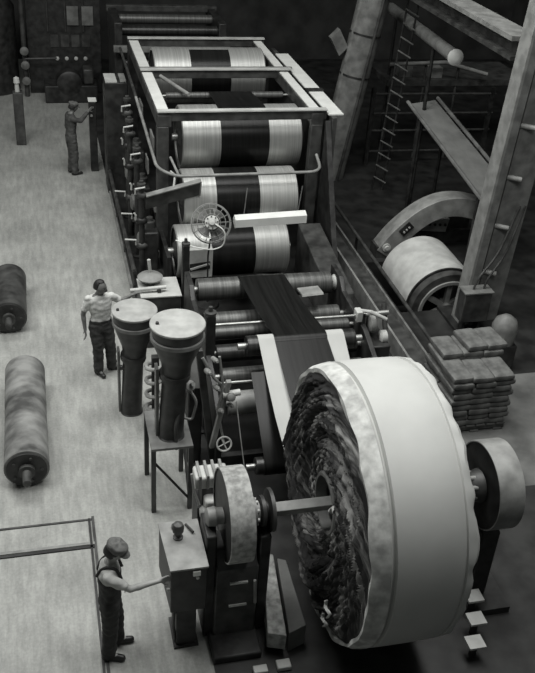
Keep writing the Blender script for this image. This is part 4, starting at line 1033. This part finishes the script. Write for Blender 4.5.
    for k in 'LR':
        hip, kn, an, toe = J['l' + k]; q = MB()
        d = (toe - an); d.z = 0; d.normalize(); zz = an.z - 0.09 * S
        a0 = Vector((an.x, an.y, 0)) - d * 0.04 * S
        capsule(q, a0 + Vector((0, 0, zz + 0.045)), a0 + d * 0.2 * S + Vector((0, 0, max(zz, 0) + 0.036)), 0.046, 0.038)
        capsule(q, a0 + d * .03 + Vector((0, 0, zz + 0.06)), an + Vector((0, 0, 0.04)), 0.046, 0.046)
        q.v = [(x, y, max(z, 0.004 + max(0, zz) * 0.9)) for x, y, z in q.v]
        fuse(q, 'boot', 'boot', t, rz, 0.009, 2)
    # hair / cap
    q = MB()
    def hp(x, y, z): return hc + Rm @ Vector((x, y, z)) * 1.0
    if P['head'] == 'cap':
        vs = []; nu = 32
        for (z, rx, ry, cx) in ((0.03, .098, .08, -.004), (0.06, .112, .095, -.004), (0.09, .122, .106, -.008), (0.118, .110, .096, -.012), (.132, .06, .055, -.012), (.137, .01, .01, -.012)):
            for i in range(nu):
                a = 2 * PI * i / nu; vs.append(hp(cx + rx * math.cos(a), ry * math.sin(a), z + 0.006 * math.sin(5 * a)))
        q.add(vs, [(k * nu + i, k * nu + (i + 1) % nu, (k + 1) * nu + (i + 1) % nu, (k + 1) * nu + i) for k in range(5) for i in range(nu)] + [tuple(range(nu))[::-1], tuple(range(5 * nu, 6 * nu))])
        vs = []
        for zt in (0.0, 0.012):
            for i in range(13):
                a = -1.2 + 2.4 * i / 12; vs += [hp(.07 * math.cos(a), .078 * math.sin(a), .036 + zt), hp(.06 + .105 * math.cos(a), .085 * math.sin(a), .022 + zt)]
        fs = []
        for i in range(12): fs += [(2 * i, 2 * i + 1, 2 * i + 3, 2 * i + 2), (26 + 2 * i + 2, 26 + 2 * i + 3, 26 + 2 * i + 1, 26 + 2 * i), (2 * i + 1, 26 + 2 * i + 1, 26 + 2 * i + 3, 2 * i + 3), (2 * i, 2 * i + 2, 26 + 2 * i + 2, 26 + 2 * i)]
        fs += [(0, 26, 27, 1), (24, 25, 51, 50)]
        q.add(vs, fs); fuse(q, 'cap', 'capcloth', t, rz, 0.008, 2)
    q = MB(); vs = []; nu, nv = 32, 14
    for j in range(nv + 1):
        ph = 0.02 + (PI * 0.70) * j / nv
        for i in range(nu):
            th = 2 * PI * i / nu; x, y, z = math.sin(ph) * math.cos(th), math.sin(ph) * math.sin(th), math.cos(ph)
            lim = P['hairline'](x)
            zc = max(z, lim); rr = math.sqrt(max(0, 1 - zc * zc)); kk = math.hypot(x, y) or 1
            vs.append(hp(x / kk * rr * .112 - .006, y / kk * rr * .090, zc * .134 + 0.0))
    o = q.add(vs, [(j * nu + i, j * nu + (i + 1) % nu, (j + 1) * nu + (i + 1) % nu, (j + 1) * nu + i) for j in range(nv) for i in range(nu)] + [tuple(range(nu)), tuple(range(nv * nu, (nv + 1) * nu))[::-1]])
    fuse(o, 'hair', 'hair', t, rz, 0.008, 1)
    for s in (-1, 1):
        q = MB(); c = hp(.085, s * .03, .006)
        q.lathe(c - Vector((0, 0, .009)), (0, 0, 1), [(.001, .002), (.004, .007), (.009, .0095), (.014, .007), (.017, .002)], 10)
        R_ = Matrix.Rotation(rz, 3, 'Z'); q.v = [tuple(R_ @ Vector(v) + base) for v in q.v]
        q.build('eye', 'hair', t)
    if P.get('moustache'):
        q = MB(); capsule(q, hp(.098, -.03, -.045), hp(.106, .0, -.036), .009, .012, 8); capsule(q, hp(.098, .03, -.045), hp(.106, .0, -.036), .009, .012, 8)
        fuse(q, 'moustache', 'hair', t, rz, 0.005, 1)
    if P.get('belt'):
        q = MB(); ellipses(q, [(0.985 * S, tx(.98) * S, 0, .126 * S, .177 * S), (1.02 * S, tx(1.0) * S, 0, .124 * S, .174 * S)]); R_ = Matrix.Rotation(rz, 3, 'Z'); q.v = [tuple(R_ @ Vector(v) + base) for v in q.v]; q.build('waist_belt', 'boot', t)
    return t
# worker with the cap, at the control desk (faces +x)
person((0.37, 6.80, 0), math.radians(-8), 'person in flat cap and dark overalls resting a hand on the control desk', dict(
    scale=0.945, lean=0.03, skin='skin', yaw=-0.1, pitch=0.45,
    feet=dict(L=((0.05, 0.10, 0.5), (0.06, 0.11, 0.09), (0.22, 0.13, 0.03)), R=((0.0, -0.10, 0.5), (-0.03, -0.11, 0.09), (0.13, -0.14, 0.03))),
    arms=dict(L=((-0.01, 0.27, 1.13), (0.12, 0.24, 0.92), (0.3, -1, 0), 0.35), R=((0.24, -0.22, 1.27), (0.56, -0.10, 1.26), (0, 0.2, 1), 0.3)),
    trouser='overall', trouser_top=1.33, trouser_name='overalls', shirt='greycloth', shirt_name='shirt', sleeve=0.75, head='cap', hairline=lambda x: (-0.35 if x < 0.1 else 0.45)))
# bareheaded man by the hopper (faces -y)
person((0.71, 12.36, 0), math.radians(-80), 'person in white short sleeved shirt and dark trousers beside the hopper', dict(
    scale=0.99, lean=0.03, skin='darkskin', yaw=0.85, pitch=0.05,
    feet=dict(L=((0.02, 0.13, 0.5), (-0.02, 0.16, 0.09), (0.04, 0.33, 0.03)), R=((0.04, -0.07, 0.5), (0.05, -0.08, 0.09), (0.22, -0.03, 0.03))),
    arms=dict(R=((-0.03, -0.27, 1.12), (0.02, -0.26, 0.86), (1, 0, 0), 0.25), L=((-0.05, 0.36, 1.25), (0.0, 0.52, 1.36), (1, 0, 0), 0.2)),
    trouser='denim', trouser_top=1.02, trouser_name='trousers', shirt='tshirt', shirt_name='shirt', sleeve=0.7, head='bare', hairline=lambda x: (-0.2 if x < 0.1 else 0.74), moustache=True, belt=True))
# far worker at the switch pillar (faces +x, slightly away)
person((0.68, 20.9, 0), math.radians(16), 'person in grey work clothes at the far end, holding the switch pillar', dict(
    scale=1.0, lean=0.06, skin='darkskin', yaw=0.0, pitch=0.25,
    feet=dict(L=((0.04, 0.09, 0.5), (0.0, 0.10, 0.09), (0.17, 0.12, 0.03)), R=((0.04, -0.09, 0.5), (0.02, -0.1, 0.09), (0.19, -0.1, 0.03))),
    arms=dict(R=((0.18, -0.22, 1.36), (0.42, -0.10, 1.52), (0, 0.2, 1), 0.3), L=((0.0, 0.26, 1.13), (0.06, 0.24, 0.88), (0.3, -1, 0), 0.3)),
    trouser='workwear', trouser_top=1.02, trouser_name='trousers', shirt='workwear', shirt_name='jacket', sleeve=1.8, head='cap', hairline=lambda x: (-0.3 if x < 0.1 else 0.45)))
